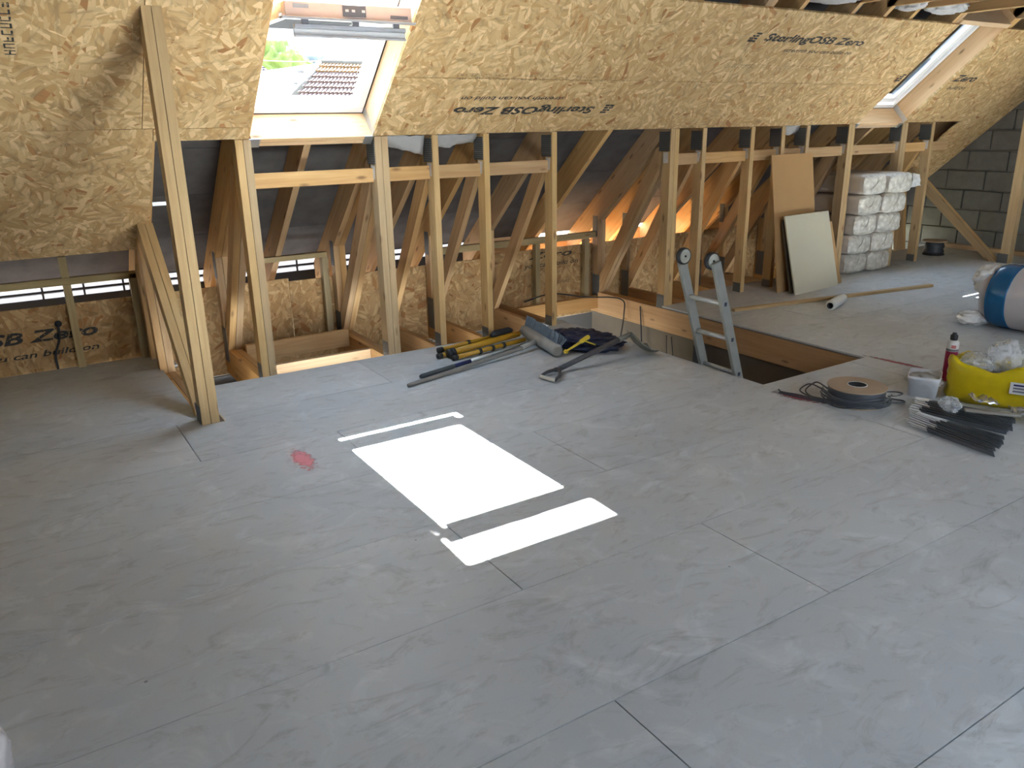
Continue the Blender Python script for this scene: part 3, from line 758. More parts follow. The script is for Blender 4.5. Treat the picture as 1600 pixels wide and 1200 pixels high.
# noggings between the posts
def nog(x0, x1, label, z0=1.172, z1=1.262, y0=5.03, y1=5.072, m='truss'):
    return tag(box('nogging', (x0, y0, z0), (x1, y1, z1), m), label, 'nogging')
nog(1.354, 2.142, 'horizontal nogging spanning under the open skylight')
nog(2.237, 2.557, 'short nogging just past the skylight, beside the first single post')
nog(2.604, 2.959, 'short nogging between the posts above the tripod feet')
nog(3.006, 3.544, 'nogging between the posts above the tripod grip and broom head')
nog(4.824, 5.091, 'short nogging beside the double post behind the ladder')
nog(5.138, 5.679, 'nogging above and beyond the ladder wheels')
nog(5.726, 6.079, 'nogging ending at the tall brown hardboard')
nog(6.126, 6.419, 'short nogging showing above the tall brown hardboard')
nog(6.466, 7.036, 'nogging between tall brown hardboard and wrapped packs')
nog(7.130, 7.904, 'nogging above the wrapped packs, under the closed skylight')
nog(8.0, 8.436, 'short nogging past the wrapped packs')
nog(8.483, 8.86, 'nogging stub ending free near the sloping boards by the gable')
tag(box('metal_strap', (.823, 5.372, 1.082), (.93, 5.376, 1.104), 'galv', None, 0), 'short perforated metal strap beside the tall double post', 'strap')
# rails and studs at the eaves
def rail(x0, x1, z0, z1, y0, y1, label, m='green'): return tag(box('eaves_rail', (x0, y0, z0), (x1, y1, z1), m), label, 'rail')
rail(-2.5, .735, .565, .612, 5.93, 5.975, 'greenish treated rail under the lowest sloping board by the tall double post')
rail(1.356, 2.095, .572, .61, 5.93, 5.985, 'greenish treated rail between stubs below the open skylight')
rail(3.006, 4.728, .49, .545, 5.93, 5.985, 'greenish treated rail behind the post at the broom head')
def stud(x0, x1, y0, y1, z0, z1, label, m='green'): return tag(box('stud', (x0, y0, z0), (x1, y1, z1), m), label, 'stud')
stud(.29, .337, 5.935, 5.98, 0, .75, 'greenish upright stud crossing the printed eaves board')
stud(.69, .735, 5.93, 5.98, 0, .60, 'greenish upright stud tucked beside the tall raking strut')
stud(2.05, 2.10, 5.93, 5.985, -.02, .57, 'greenish upright stud under the rail end below the open skylight')
stud(4.04, 4.09, 5.93, 5.985, -.2, .489, 'upright stud in the stairwell corner by the printed board', 'green')
stud(4.60, 4.655, 5.93, 5.985, -.2, .489, 'upright stud at the stairwell corner beside the double truss', 'green')
def xb(nm, a, b, label, m='joist', cat='joist'): return tag(box(nm, a, b, m), label, cat)
xb('trimmer_joist', (1.356, 5.30, -.2), (2.139, 5.345, -.028), 'cross joist with a knot between chords below the open skylight', 'truss')
xb('trimmer_joist', (1.356, 5.72, -.1), (2.139, 5.765, .03), 'cracked cross joist nearest the eaves below the open skylight', 'truss')
xb('trimmer_joist', (3.72, 2.985, -.222), (4.725, 3.03, -.024), 'stairwell trimmer joist on the side nearest the cable reel')
xb('trimmer_joist', (3.675, 3.03, -.222), (3.718, 6.0, -.024), 'stairwell joist under the floor edge where the ladder leans')
xb('trimmer_joist', (3.72, 5.88, -.18), (4.725, 5.925, -.06), 'cross timber at the eaves end of the stairwell', 'joist')
xb('deep_joist', (4.722, 3.03, -.222), (4.7285, 5.88, -.024), 'deep orange-brown joist face along the stairwell opposite the ladder')
xb('sole_plate', (9.66, 2.6, .001), (9.745, 5.54, .05), 'timber sole plate along the foot of the block gable', 'truss', 'sole plate')

# hanging bits of membrane and glass wool
def sheet(name, P, nu, nv, m, label, cat, amp=.02, seed=0, parent=None):
    """soft sheet between four corners"""
    a, b, c, d = (Vector(p) for p in P); vs, fs = [], []
    nrm = (b - a).cross(d - a).normalized()
    for j in range(nv + 1):
        for i in range(nu + 1):
            u, v = i / nu, j / nv; p = (a * (1 - u) + b * u) * (1 - v) + (d * (1 - u) + c * u) * v
            p += nrm * amp * noise.noise(Vector((u * 4, v * 3, seed))); vs.append(p - a)
    for j in range(nv):
        for i in range(nu): k = j * (nu + 1) + i; fs.append((k, k + 1, k + nu + 2, k + nu + 1))
    o = obj(name, mesh(vs, fs), m, parent, Matrix.Translation(a), True)
    md = o.modifiers.new('t', 'SOLIDIFY'); md.thickness = .002
    if label: tag(o, label, cat)
    return o
sheet('roof_membrane', ((2.25, 5.12, 1.40), (2.54, 5.10, 1.33), (2.54, 5.05, 1.46), (2.25, 5.05, 1.46)), 10, 4, 'membrane', 'grey membrane flap sagging beneath the board beside the open skylight', 'membrane', .03, 1)
sheet('roof_membrane', ((2.62, 5.11, 1.37), (2.95, 5.11, 1.40), (2.95, 5.05, 1.46), (2.62, 5.05, 1.46)), 10, 4, 'membrane', 'grey membrane flap sagging above the second single post', 'membrane', .03, 4)
sheet('roof_membrane', ((6.13, 5.10, 1.38), (6.41, 5.10, 1.38), (6.41, 5.05, 1.465), (6.13, 5.05, 1.465)), 8, 4, 'membrane', 'pale membrane scrap showing above the tall brown hardboard', 'membrane', .02, 6)
for x0, x1, lab in ((4.96, 5.66, 'silvery wrapped glass wool roll lying between ceiling ties above the far lettering'), (6.15, 6.4, 'grey glass wool scrap between ceiling ties beside the closed skylight'), (6.50, 7.02, 'bright crinkled glass wool piece on the board top next to the closed skylight'), (3.3, 3.52, 'small glass wool scrap showing over the board top before the lettering')):
    crumple('insulation_batt', ((x1 - x0) / 2 * .80, .12, .052), 'wool', None, Matrix.Translation(((x0 + x1) / 2, 4.02, 2.36)), .18, 2.4, 4, x0)
    tag(bpy.context.scene.collection.objects[-1], lab, 'insulation')

# ================================================================== OUTSIDE, SEEN THROUGH THE OPEN SKYLIGHT
def ground_plane():
    o = obj('ground', mesh([(-80, 7.4, 0), (120, 7.4, 0), (120, 260, 0), (-80, 260, 0)], [(0, 1, 2, 3)]), 'ground', None, Matrix.Translation((0, 0, -3.0)))
    tag(o, 'lawn and gardens beyond the roof', None, None, 'structure')
ground_plane()
hr = root('house_roof', (14, 37, 2.4), 'hipped clay tiled neighbouring roof with orange lichen', 'roof')
def tile_face(P, rows, cols, m, parent, name):
    """courses of round pantiles over a quad P = eaves-left, eaves-right, ridge-right, ridge-left"""
    a, b, c, d = (Vector(p) for p in P); nrm = (b - a).cross(d - a).normalized(); vs, fs = [], []
    if nrm.z < 0: nrm = -nrm
    for r in range(rows):
        v0, v1 = r / rows, (r + 1.12) / rows
        L0, R0 = a.lerp(d, v0), b.lerp(c, v0); L1, R1 = a.lerp(d, min(1, v1)), b.lerp(c, min(1, v1)); n_ = cols * 6; st = len(vs)
        for k in range(n_ + 1):
            u = k / n_; h = .05 * abs(math.sin(PI * k / 6)); j = .012 * ((k // 6 * 7 + r * 3) % 5 - 2)
            vs += [L0.lerp(R0, u) + nrm * (.10 + h) + (a - d).normalized() * j - a, L1.lerp(R1, u) + nrm * (.02 + h) - a, L0.lerp(R0, u) + nrm * (.04) - a]
        for k in range(n_):
            i = st + 3 * k; fs += [(i, i + 3, i + 4, i + 1), (i + 2, i + 5, i + 3, i)]
    o = obj(name, mesh(vs, fs), m, parent, Matrix.Translation(a)); o['kind'] = 'stuff'; return o
y0, y1 = 36.0, 38.0
EL, ER, RR, RL = (.327 * y0, y0, 1.53 + .031 * y0), (.47 * y0, y0, 1.53 + .030 * y0), (.47 * y1, y1, 1.53 + .073 * y1), (.366 * y1, y1, 1.53 + .073 * y1)
mid = lambda p, q, t: tuple(Vector(p).lerp(Vector(q), t))
tile_face((EL, ER, mid(ER, RR, .72), mid(EL, RL, .72)), 5, 26, 'tile', hr, 'tile_courses')
tile_face((mid(EL, RL, .72), mid(ER, RR, .72), RR, RL), 2, 24, 'lichen', hr, 'lichen_tile_courses')
tube('ridge_tiles', [RL, RR], .16, 'ridge', hr, 10); tube('hip_tiles', [EL, RL], .15, 'ridge', hr, 10)
for k, (x0, z0, x1, z1) in enumerate(((.335, .047, .20, .046), (.342, .055, .22, .047), (.350, .064, .25, .050))):
    tube('hip_tiles', [(x0 * 37, 37 + .3 * k, 1.53 + z0 * 37), (x1 * 37, 37.6 + .3 * k, 1.53 + z1 * 37)], .10 if k else .16, 'paleroof' if k else 'ridge', hr, 8)
obj('hip_face', mesh([(.366 * y1, y1 + .1, 1.53 + .073 * y1), EL, (.16 * 36, 36, 1.53 + .030 * 36), (.16 * 38, 38.6, 1.53 + .043 * 38)], [(0, 1, 2, 3)]), 'paleroof', hr)
hw = obj('house_wall', box_mesh(14, 5.0, 4.9), 'paleroof', hr, Matrix.Translation((15, 39.2, .1)))
pr = root('house_roof', (15, 52, 2), 'purple grey slated roof of the house further off', 'roof')
yy = 52.0
tile_face(((.20 * yy, yy, 1.53 + .045 * yy), (.326 * yy, yy, 1.53 + .045 * yy), (.306 * yy, yy + 2, 1.53 + .070 * yy), (.20 * yy, yy + 2, 1.53 + .072 * yy)), 9, 30, 'purple', pr, 'slate_courses')
obj('house_wall', box_mesh(7, 3, 6.8), 'paleroof', pr, Matrix.Translation((13, 54, .5)))
def tree(x, y, zb, h, r, m, label, seed):
    t = root('tree', (x, y, -3), label, 'tree')
    crumple('crown', (r, r, h / 2), m, t, Matrix.Translation((x, y, zb)), .35, 2.6, 5, seed)
    tube('trunk', [(x, y, -3), (x, y, zb)], [.3, .2], 'bark', t, 8)
tree(.306 * 70, 70, 1.53 + .062 * 70, 4.2, 2.2, 'leaf', 'yellow green tree rising behind the purple roof', 2)
tree(.330 * 75, 75, 1.53 + .052 * 75, 3.6, 2.0, 'leaf', 'yellow green bushy tree between the two roofs', 5)
tree(.352 * 120, 120, 1.53 + .058 * 120, 5.6, 5.5, 'farleaf', 'hazy blue grey tree above the mossy hip', 8)
tree(.40 * 140, 140, 1.53 + .052 * 140, 6.5, 9.0, 'farleaf', 'hazy distant tree behind the tiled ridge', 11)
pl = root('utility_pole', (.409 * 42, 42, -3), 'slim timber utility pole behind the tiled ridge', 'pole')
tube('pole', [(.409 * 42, 42, -3), (.409 * 42, 42, 1.53 + .096 * 42)], .12, 'timberpole', pl, 8)
beam('cross_arm', (.409 * 42 - .4, 42, 1.53 + .094 * 42), (.409 * 42 + .4, 42, 1.53 + .094 * 42), .1, .1, 'timberpole', pl)
tag(tube('overhead_wire', smooth_curve([(8, 41.8, 4.75), (14, 41.9, 4.62), (.409 * 42 - .2, 42, 1.53 + .080 * 42)], 8), .025, 'timberpole', None, 6), 'thin overhead wire running to the utility pole', 'wire')

# ================================================================== LADDER IN THE STAIRWELL
LX = lambda z: 3.752 - .27 * z
LY = lambda y, z: y + .08 * z
ld = root('ladder', (LX(-2.69), 3.2, -2.69), 'aluminium ladder with grey wheels on its top rising out of the stairwell', 'ladder')
LDIR = Vector((-.27, .08, 1)).normalized()
for k, yb in enumerate((3.555, 3.262)):
    st = beam('stile', (LX(-2.69), LY(yb, -2.69), -2.69), (LX(.72), LY(yb, .72), .72), .028, .062, 'alu', ld, side=(0, 1, 0), bev=.003)
    c = Vector((LX(.725), LY(yb, .725), .725))
    s_ = -1 if k == 0 else 1
    wh = lathe('wheel', [(0, -.014), (.020, -.014), (.022, -.011), (.036, -.011), (.040, -.014), (.047, -.012), (.049, -.006), (.049, .006), (.047, .012), (.040, .014), (.036, .011), (.022, .011), (.020, .014), (0, .014)], 'wheel', ld, axis_mat(c + Vector((0, -.026 if k == 0 else .030, 0)), (0, 1, 0)))
    lathe('tyre', [(.044, -.016), (.051, -.014), (.054, 0), (.051, .016), (.044, .016)], 'black', wh, axis_mat(c + Vector((0, -.026 if k == 0 else .030, 0)), (0, 1, 0)))
    lathe('hub_bolt', [(0, -.02), (.007, -.02), (.007, .02), (0, .02)], 'black', wh, axis_mat(c + Vector((0, -.026 if k == 0 else .030, 0)), (0, 1, 0)), 10)
for z in [.462 - .228 * k for k in range(13)]:
    r = tube('rung', [(LX(z), LY(3.555, z), z), (LX(z), LY(3.262, z), z)], .0145, 'alu_rung', ld, 10)
    if z > 0:
        box('rung_plug', (LX(z) - .010, LY(3.262, z) - .0165, z - .012), (LX(z) + .010, LY(3.262, z) - .0135, z + .012), 'navy', r, .001)

# ================================================================== LEANING BOARDS
def leaning(name, bl, br, z1, ytop, shift, t, m, label, gap=.0):
    """board standing on its lower edge bl-br (x, y) and leaning back to ytop at height z1"""
    A, B = Vector((bl[0], bl[1], 0)), Vector((br[0], br[1], 0)); U = (B - A); wd = U.length; U.normalize()
    up = Vector((shift, ytop - bl[1], z1)); h = up.length; V = up.normalized(); V = (V - U * V.dot(U)).normalized(); n_ = U.cross(V)
    if n_.y > 0: n_ = -n_
    c = A + U * wd / 2 + V * h / 2 - n_ * t / 2
    o = obj(name, box_mesh(wd, h, t, .0015), m, None, frame(c, U, V, U.cross(V)))
    return tag(o, label, 'board')
leaning('sheet_board', (5.985, 4.60), (6.66, 4.645), .690, 4.785, 0, .016, 'cream', 'cream faced board leaning foremost, lower than the brown hardboard')
leaning('sheet_board', (5.99, 4.66), (6.60, 4.70), .655, 4.815, 0, .016, 'boardedge', 'dark edged board sandwiched directly behind the cream board')
leaning('sheet_board', (5.93, 4.755), (6.54, 4.79), 1.218, 4.945, 0, .014, 'hardboard', 'tall brown hardboard sheet with a dark scratch leaning on the posts')
leaning('sheet_board', (6.63, 4.70), (6.80, 4.712), .575, 4.87, 0, .014, 'hardboard', 'low brown offcut board poking out past the cream board')
tag(box('scratch', (0, 0, 0), (.001, .001, .001), 'boardedge', None, 0), None) if False else None
sb_ = [o for o in COL.objects if o.get('label', '').startswith('tall brown')][0]
obj('scratch', mesh([(-.06, .13, .0082), (-.048, .13, .0082), (-.062, -.03, .0082), (-.075, -.03, .0082)], [(0, 1, 2, 3)]), 'boardedge', sb_, world_of(sb_))

# ================================================================== WRAPPED INSULATION PACKS
def pack(x0, x1, yf, z0, z1, label, seed, flare):
    p = root('insulation_pack', ((x0 + x1) / 2, yf, z0), label, 'insulation pack', 'stack of wrapped insulation packs')
    lx, lz = x1 - x0, z1 - z0; ly = min(1.0, Y0 + (Z0 - z1) / TAN - .03 - yf)
    bm = bmesh.new(); bmesh.ops.create_cube(bm, size=1); bmesh.ops.subdivide_edges(bm, edges=bm.edges[:], cuts=9, use_grid_fill=True)
    for v in bm.verts:
        q = v.co * 2; n4 = lambda a: math.copysign(abs(a) ** .9, a)
        k = (abs(q.x) ** 6 + abs(q.z) ** 6) ** (1 / 6) if (abs(q.x) + abs(q.z)) > 1e-6 else 1
        m_ = max(abs(q.x), abs(q.z), 1e-6)
        q.x *= m_ / max(k, 1e-6); q.z *= m_ / max(k, 1e-6)
        e = .02 * noise.noise(Vector((q.x * 3, q.y * 3, q.z * 3 + seed * 5)))
        v.co = Vector((q.x * lx / 2 * (1 - .04 * abs(q.y) ** 8), q.y * ly / 2 + (e if abs(q.y) > .99 else 0), q.z * lz / 2 * (1 - .05 * abs(q.y) ** 8)))
    c = Vector(((x0 + x1) / 2, yf + ly / 2, (z0 + z1) / 2))
    obj('fibre_bale', bm_mesh(bm), 'packside', p, Matrix.Translation(c), True)
    # taut film cap over the end, quilted by the fibre underneath
    nu, nv = 16, 12; vs, fs = [], []
    for j in range(nv + 1):
        for i in range(nu + 1):
            u, v = i / nu * 2 - 1, j / nv * 2 - 1
            rr = (abs(u) ** 5 + abs(v) ** 5) ** .2; m_ = max(abs(u), abs(v), 1e-6); f = m_ / max(rr, 1e-6)
            edge = max(abs(u), abs(v)); dy = -.028 + .07 * max(0, edge - .72) ** 1.2 * 2.2 + .012 * noise.noise(Vector((u * 4.2, v * 3.4, seed * 3.1))) + .006 * noise.noise(Vector((u * 11, v * 9, seed)))
            vs.append((u * f * lx * .5, dy, v * f * lz * .49))
    for j in range(nv):
        for i in range(nu): k = j * (nu + 1) + i; fs.append((k, k + 1, k + nu + 2, k + nu + 1))
    o = obj('film_end', mesh(vs, fs), 'wrap', p, Matrix.Translation((c.x, yf - .004, c.z)), True)
    # weld line of the film
    tube('film_seam', smooth_curve([(x0 + .02, yf - .012, z0 + .03), (x0 + lx * .42, yf - .036, z0 + lz * .45), (x0 + lx * .55, yf - .036, z1 - .02)], 5), .0035, 'wrap', p, 6)
    if flare:
        sheet('film_tail', ((x1 - .03, yf - .02, z0 + .04), (x1 + flare, yf - .05, z0 + .06), (x1 + flare * .9, yf - .03, z1 - .03), (x1 - .03, yf - .02, z1 - .01)), 8, 8, 'wrapfilm', None, None, .03, seed, p)
names = ['lowest', 'second lowest', 'middle', 'second highest', 'topmost']
for r in range(5):
    z0 = .199 * r + .001; z1 = z0 + .196; yf = (4.945, 4.925, 4.885, 4.855, 4.83)[r]
    pack(7.145, 7.50, yf, z0, z1, '%s wrapped insulation pack in the column beside the double truss post' % names[r], r + 1, 0)
    pack(7.505, 7.885 - .02 * (r < 2), yf - .02 - .015 * (r == 4), z0, z1, '%s wrapped insulation pack in the column towards the block gable' % names[r], r + 11, (0, 0, 0, 0, .09)[r])

# ================================================================== FAR CORNER
dr = root('cable_drum', (9.05, 5.12, 0), 'small dark cable drum with wooden flange near the block gable', 'cable drum')
lathe('flange', [(0, .0), (.115, .0), (.115, .012), (0, .012)], 'black', dr, Matrix.Translation((9.05, 5.12, .001)), 28, False)
lathe('winding', [(.085, .012), (.105, .02), (.108, .045), (.095, .07), (.108, .10), (.095, .13), (.085, .15)], 'cable', dr, Matrix.Translation((9.05, 5.12, .001)), 28)
lathe('flange', [(.03, .150), (.13, .150), (.13, .163), (.03, .163), (.03, .150)], 'cardboard', dr, Matrix.Translation((9.05, 5.12, .001)), 28, False)

# ================================================================== BATTEN AND ROLL ON THE FLOOR
bt = tag(beam('timber_batten', (5.04, 4.478, .0135), (7.28, 4.091, .0135), .045, .025, 'batten'), 'long slim timber batten lying on the floor in front of the leaning boards', 'batten')
rl = root('film_roll', (5.86, 4.12, 0), 'white roll of film lying beside the batten', 'roll')
rd = (Vector((6.035, 4.155, .041)) - Vector((5.70, 4.03, .041))); rc = Vector((5.70, 4.03, .042)); rL = rd.length
lathe('roll_body', [(.026, 0), (.041, .002), (.042, .01), (.042, rL - .01), (.040, rL), (.026, rL)], 'pipewhite', rl, axis_mat(rc, rd, Vector((0, 0, 1))))
lathe('core', [(.026, -.004), (.026, rL + .004), (.020, rL + .004), (.020, -.004), (.026, -.004)], 'black', rl, axis_mat(rc, rd, Vector((0, 0, 1))))

# ================================================================== BLUE AND WHITE INSULATION ROLL
br_ = root('insulation_roll', (6.28, 2.5, 0), 'fat insulation roll in white plastic with a broad blue band', 'insulation roll')
RX, RR_ = 6.27, .235
def rollpart(name, ya, yb, m, parent, r0=RR_, grow=0):
    n_, sg = 10, 40; vs, fs = [], []
    for i in range(n_ + 1):
        y = ya + (yb - ya) * i / n_; e = min(abs(y - 3.05), abs(y - 1.9)); r = (r0 + grow) * (1 - .22 * max(0, 1 - e / .12) ** 2)
        for k in range(sg):
            an = 2 * PI * k / sg; rr = r * (1 + .02 * noise.noise(Vector((math.cos(an) * 2, y * 5, math.sin(an) * 2))))
            vs.append((math.cos(an) * rr, y, max(-.2345, math.sin(an) * rr)))
    for i in range(n_):
        for k in range(sg): a_, b_ = i * sg + k, i * sg + (k + 1) % sg; fs.append((a_, b_, b_ + sg, a_ + sg))
    fs.append(tuple(range(sg))); fs.append(tuple(range(n_ * sg, (n_ + 1) * sg)))
    return obj(name, mesh(vs, fs), m, parent, Matrix.Translation((RX, 0, .236)), True)
rollpart('roll_body', 3.05, 1.9, 'whiteplastic', br_)
rollpart('blue_band', 2.985, 2.835, 'blueplastic', br_, grow=.0025)
crumple('film_tail', (.13, .09, .10), 'tails', br_, Matrix.Translation((RX - .02, 3.06, .34)), .3, 1.5, 4, 3)
crumple('film_tail', (.13, .09, .045), 'tails', br_, Matrix.Translation((RX - .10, 3.10, .055)), .3, 1.5, 4, 9)

# ================================================================== CLUTTER BY THE STAIRWELL: TUB, BAG, CAN
UA = Vector((4.205, 2.425, 0)); UU = Vector((.44, -.898, 0)).normalized(); UV = Vector((.898, .44, 0)).normalized()
def ring_box(name, rings, m, parent, smooth=False, n=10, exp=5, solid=.0):
    """open vessel from rings (u0, u1, v0, v1, z): rounded rectangles stacked"""
    vs, fs = [], []; seg = 48
    for u0, u1, v0, v1, z in rings:
        for k in range(seg):
            an = 2 * PI * k / seg; c_, s_ = math.cos(an), math.sin(an); r = (abs(c_) ** exp + abs(s_) ** exp) ** (-1 / exp)
            p = UA + UU * ((u0 + u1) / 2 + c_ * r * (u1 - u0) / 2) + UV * ((v0 + v1) / 2 + s_ * r * (v1 - v0) / 2); p.z = z if not callable(z) else z(c_ * r, s_ * r)
            vs.append(p)
    for i in range(len(rings) - 1):
        for k in range(seg): a_, b_ = i * seg + k, i * seg + (k + 1) % seg; fs.append((a_, b_, b_ + seg, a_ + seg))
    fs.append(tuple(range(seg - 1, -1, -1)))
    o = obj(name, mesh(vs, fs), m, parent, None, smooth)
    md = o.modifiers.new('t', 'SOLIDIFY'); md.thickness = .003; md.offset = -1
    return o
tb = root('plastic_tub', tuple(UA + UU * .085 + UV * .1), 'square white plastic tub holding grey lumps beside the yellow bag', 'tub')
ring_box('tub_body', [(.012, .158, .012, .188, .002), (.004, .166, .004, .196, .10), (.0, .17, .0, .2, .104), (.0, .17, .0, .2, .122)], 'tub', tb, True, exp=7)
crumple('plaster_lumps', (.065, .08, .028), 'plasterdust', tb, Matrix.Translation(UA + UU * .085 + UV * .1 + Vector((0, 0, .085))), .4, 3.2, 4, 4)
yb = root('yellow_bag', tuple(UA + UU * .47 + UV * .15), 'yellow plastic sack rolled open and stuffed with clear packaging', 'bag')
def wob(z, a): return lambda c, s: z + a * noise.noise(Vector((c * 2.2, s * 2.2, z * 9)))
o = ring_box('bag_body', [(.215, .74, .03, .27, .002), (.19, .765, .005, .295, .03), (.20, .755, .015, .285, .075), (.188, .768, .0, .30, .13), (.195, .76, .01, .29, wob(.18, .02)), (.187, .768, .0, .30, wob(.215, .05)), (.20, .755, .02, .28, wob(.225, .06)), (.235, .72, .05, .25, wob(.205, .05)), (.25, .70, .06, .24, .15)], 'yellowbag', yb, True, exp=4)
bmk = bmesh.new(); bmk.from_mesh(o.data)
for v in bmk.verts:
    d = .012 * noise.noise(v.co * 14) + .008 * noise.noise(v.co * 31)
    v.co += UV * d * -1 + UU * .5 * d
    v.co.z = max(.001, v.co.z)
bmk.to_mesh(o.data); bmk.free()
LB = lambda u, v, z: UA + UU * u + UV * v + Vector((0, 0, z))
obj('printed_label', mesh([LB(.50, -.009, .10), LB(.66, -.009, .10), LB(.66, -.008, .165), LB(.50, -.008, .165)], [(0, 1, 2, 3)]), 'canwhite', yb)
for k in range(3): obj('print_line', mesh([LB(.515, -.0105, .145 - k * .017), LB(.60 + .02 * k, -.0105, .145 - k * .017), LB(.60 + .02 * k, -.0105, .155 - k * .017), LB(.515, -.0105, .155 - k * .017)], [(0, 1, 2, 3)]), 'navyblue' if k == 0 else 'greyplastic', yb)
lettering('printed_lettering', 'FIXINGS', .09, 'print', yb, frame(LB(.56, -.0105, .18), UU, Vector((0, 0, 1)), UU.cross(Vector((0, 0, 1)))), .01, 0, .016) if False else None
for k, (u, v, z, sx, sy, sz) in enumerate(((.33, .13, .21, .085, .075, .05), (.46, .17, .25, .075, .075, .09), (.60, .15, .21, .09, .08, .04))):
    o = crumple('clear_packaging', (sx, sy, sz), 'clear', None, Matrix.Translation(LB(u, v, z)), .28, 1.5, 4, k * 3 + 1)
    tag(o, ('low shiny crumpled film in the yellow bag by the foam can', 'tall crumpled clear packet standing up out of the yellow bag', 'flattened clear film at the far side of the yellow bag')[k], 'packaging')
cn = root('foam_can', (4.672, 2.441, 0), 'slim maroon and white foam can with black cap behind the tub', 'can')
CM = Matrix.Translation((4.672, 2.441, 0))
lathe('can_body', [(0, .001), (.031, .001), (.033, .006), (.033, .235), (.030, .248), (.022, .256), (0, .256)], 'canwhite', cn, CM, 28)
lathe('maroon_band', [(.0334, .006), (.0336, .012), (.0336, .12), (.0334, .19)], 'maroon', cn, CM, 28)
lathe('grey_band', [(.0334, .192), (.0336, .194), (.0336, .203), (.0334, .205)], 'greyplastic', cn, CM, 28)
for z in (.212, .222): 
    obj('red_lettering', mesh([(.0338 * math.cos(a_), .0338 * math.sin(a_), zz) for zz in (z, z + .007) for a_ in [3.4 + .1 * i for i in range(9)]], [(i, i + 1, i + 10, i + 9) for i in range(8)]), 'redprint', cn, CM)
lathe('cap', [(0, .256), (.019, .256), (.021, .262), (.021, .285), (.012, .293), (.012, .300), (0, .300)], 'black', cn, CM, 20)

# ================================================================== CABLE REEL
DX, DY = 3.895, 2.525
cr = root('cable_reel', (DX, DY, 0), 'flat reel of dark grey cable with a brown cardboard flange', 'cable reel')
DM = Matrix.Translation((DX, DY, 0))
lathe('flange', [(.045, .001), (.150, .001), (.150, .006), (.045, .006), (.045, .001)], 'cardboard', cr, DM, 40, False)
lathe('flange', [(.050, .096), (.158, .094), (.158, .100), (.050, .102), (.050, .096)], 'cardboard', cr, DM, 48, False)
lathe('core', [(.0505, .003), (.0505, .103), (.047, .103), (.047, .003)], 'black', cr, DM, 28)
lathe('core_rim', [(.050, .1025), (.054, .1035), (.0535, .105), (.049, .105)], 'stripend', cr, DM, 32)
prof = [(.06, .0065)]
for k in range(9): prof += [(.143, .0075 + k * .0097), (.1515, .0105 + k * .0097), (.1515, .0142 + k * .0097)]
prof += [(.146, .0945), (.06, .0945)]
lathe('cable_winding', prof, 'cable', cr, DM, 56)
def loop(name, pts, r=.0044): return tube(name, smooth_curve(pts, 8), r, 'cable', cr, 8)
for k in range(6):
    a0 = 2.0 + .05 * k; pts = []
    for i in range(10):
        an = a0 + i * .33; rr = .160 + .007 * k + .016 * math.sin(i * .7 + k); pts.append((DX + rr * math.cos(an), DY + rr * math.sin(an), .012 + .012 * k + .006 * math.sin(i * 1.3)))
    loop('loose_turn', pts)
loop('loose_loop', [(DX - .10, DY + .12, .05), (DX - .06, DY + .24, .05), (DX - .04, DY + .30, .03), (DX - .11, DY + .29, .012), (DX - .14, DY + .21, .008), (DX - .15, DY + .10, .02)])
loop('loose_loop', [(DX - .08, DY + .13, .06), (DX - .03, DY + .23, .06), (DX - .03, DY + .27, .04), (DX - .10, DY + .26, .015), (DX - .15, DY + .17, .012), (DX - .16, DY + .06, .025)])
loop('cable_tail', [(DX - .15, DY + .06, .012), (DX - .16, DY + .18, .006), (3.72, 2.79, .006), (3.685, 2.86, .008), (3.70, 2.90, .010)])
loop('cable_tail', [(DX - .155, DY + .03, .010), (DX - .18, DY + .15, .006), (3.69, 2.78, .006), (3.668, 2.87, .006)])
loop('loose_loop', [(DX + .10, DY - .13, .05), (DX + .20, DY - .12, .03), (DX + .29, DY - .10, .02), (DX + .30, DY - .04, .012), (DX + .20, DY + .03, .012), (DX + .15, DY + .05, .03)])
loop('loose_loop', [(DX + .05, DY - .155, .03), (DX + .15, DY - .19, .02), (DX + .20, DY - .16, .012), (DX + .17, DY - .08, .012), (DX + .13, DY - .09, .03)])

# ================================================================== STEEL STRIPS
def strip(p, q, wd, label, grp, twist=0.0):
    P, Q = Vector(p), Vector(q); r = root('metal_strip', tuple(P), label, 'metal strip', grp)
    X = (Q - P).normalized(); S = Vector((0, 0, 1)).cross(X).normalized(); L = (Q - P).length
    vs = []; 
    def sec(t):
        c = P + X * t; return [c + S * .009 + Vector((0, 0, -.004)), c - S * .006 + Vector((0, 0, wd * .8)), c - S * .0105 + Vector((0, 0, wd * .72))]
    e = twist or .05
    def piece(nm, t0, t1, m):
        a, b = sec(t0), sec(t1); v = [x - P for x in (a + b)]
        o = obj(nm, mesh(v, [(0, 1, 4, 3), (1, 2, 5, 4)]), m, r, Matrix.Translation(P)); md = o.modifiers.new('t', 'SOLIDIFY'); md.thickness = .0012
    piece('strip_end', 0, e, 'stripend'); piece('strip_body', e, L, 'steelstrip')
for i in range(12):
    f = i / 11; jit = random.uniform(-.02, .02)
    strip((3.79 + .155 * f, 2.15 + .02 * f + jit, .006 + .030 * math.sin(f * 2.9)), (3.735 + .25 * f, 1.695 + .07 * f + jit, .005), .026, 'grey steel strip with bright end in the fan bundle lying out on the bare floor', 'steel strips in the front fan', .10 + .05 * random.random())
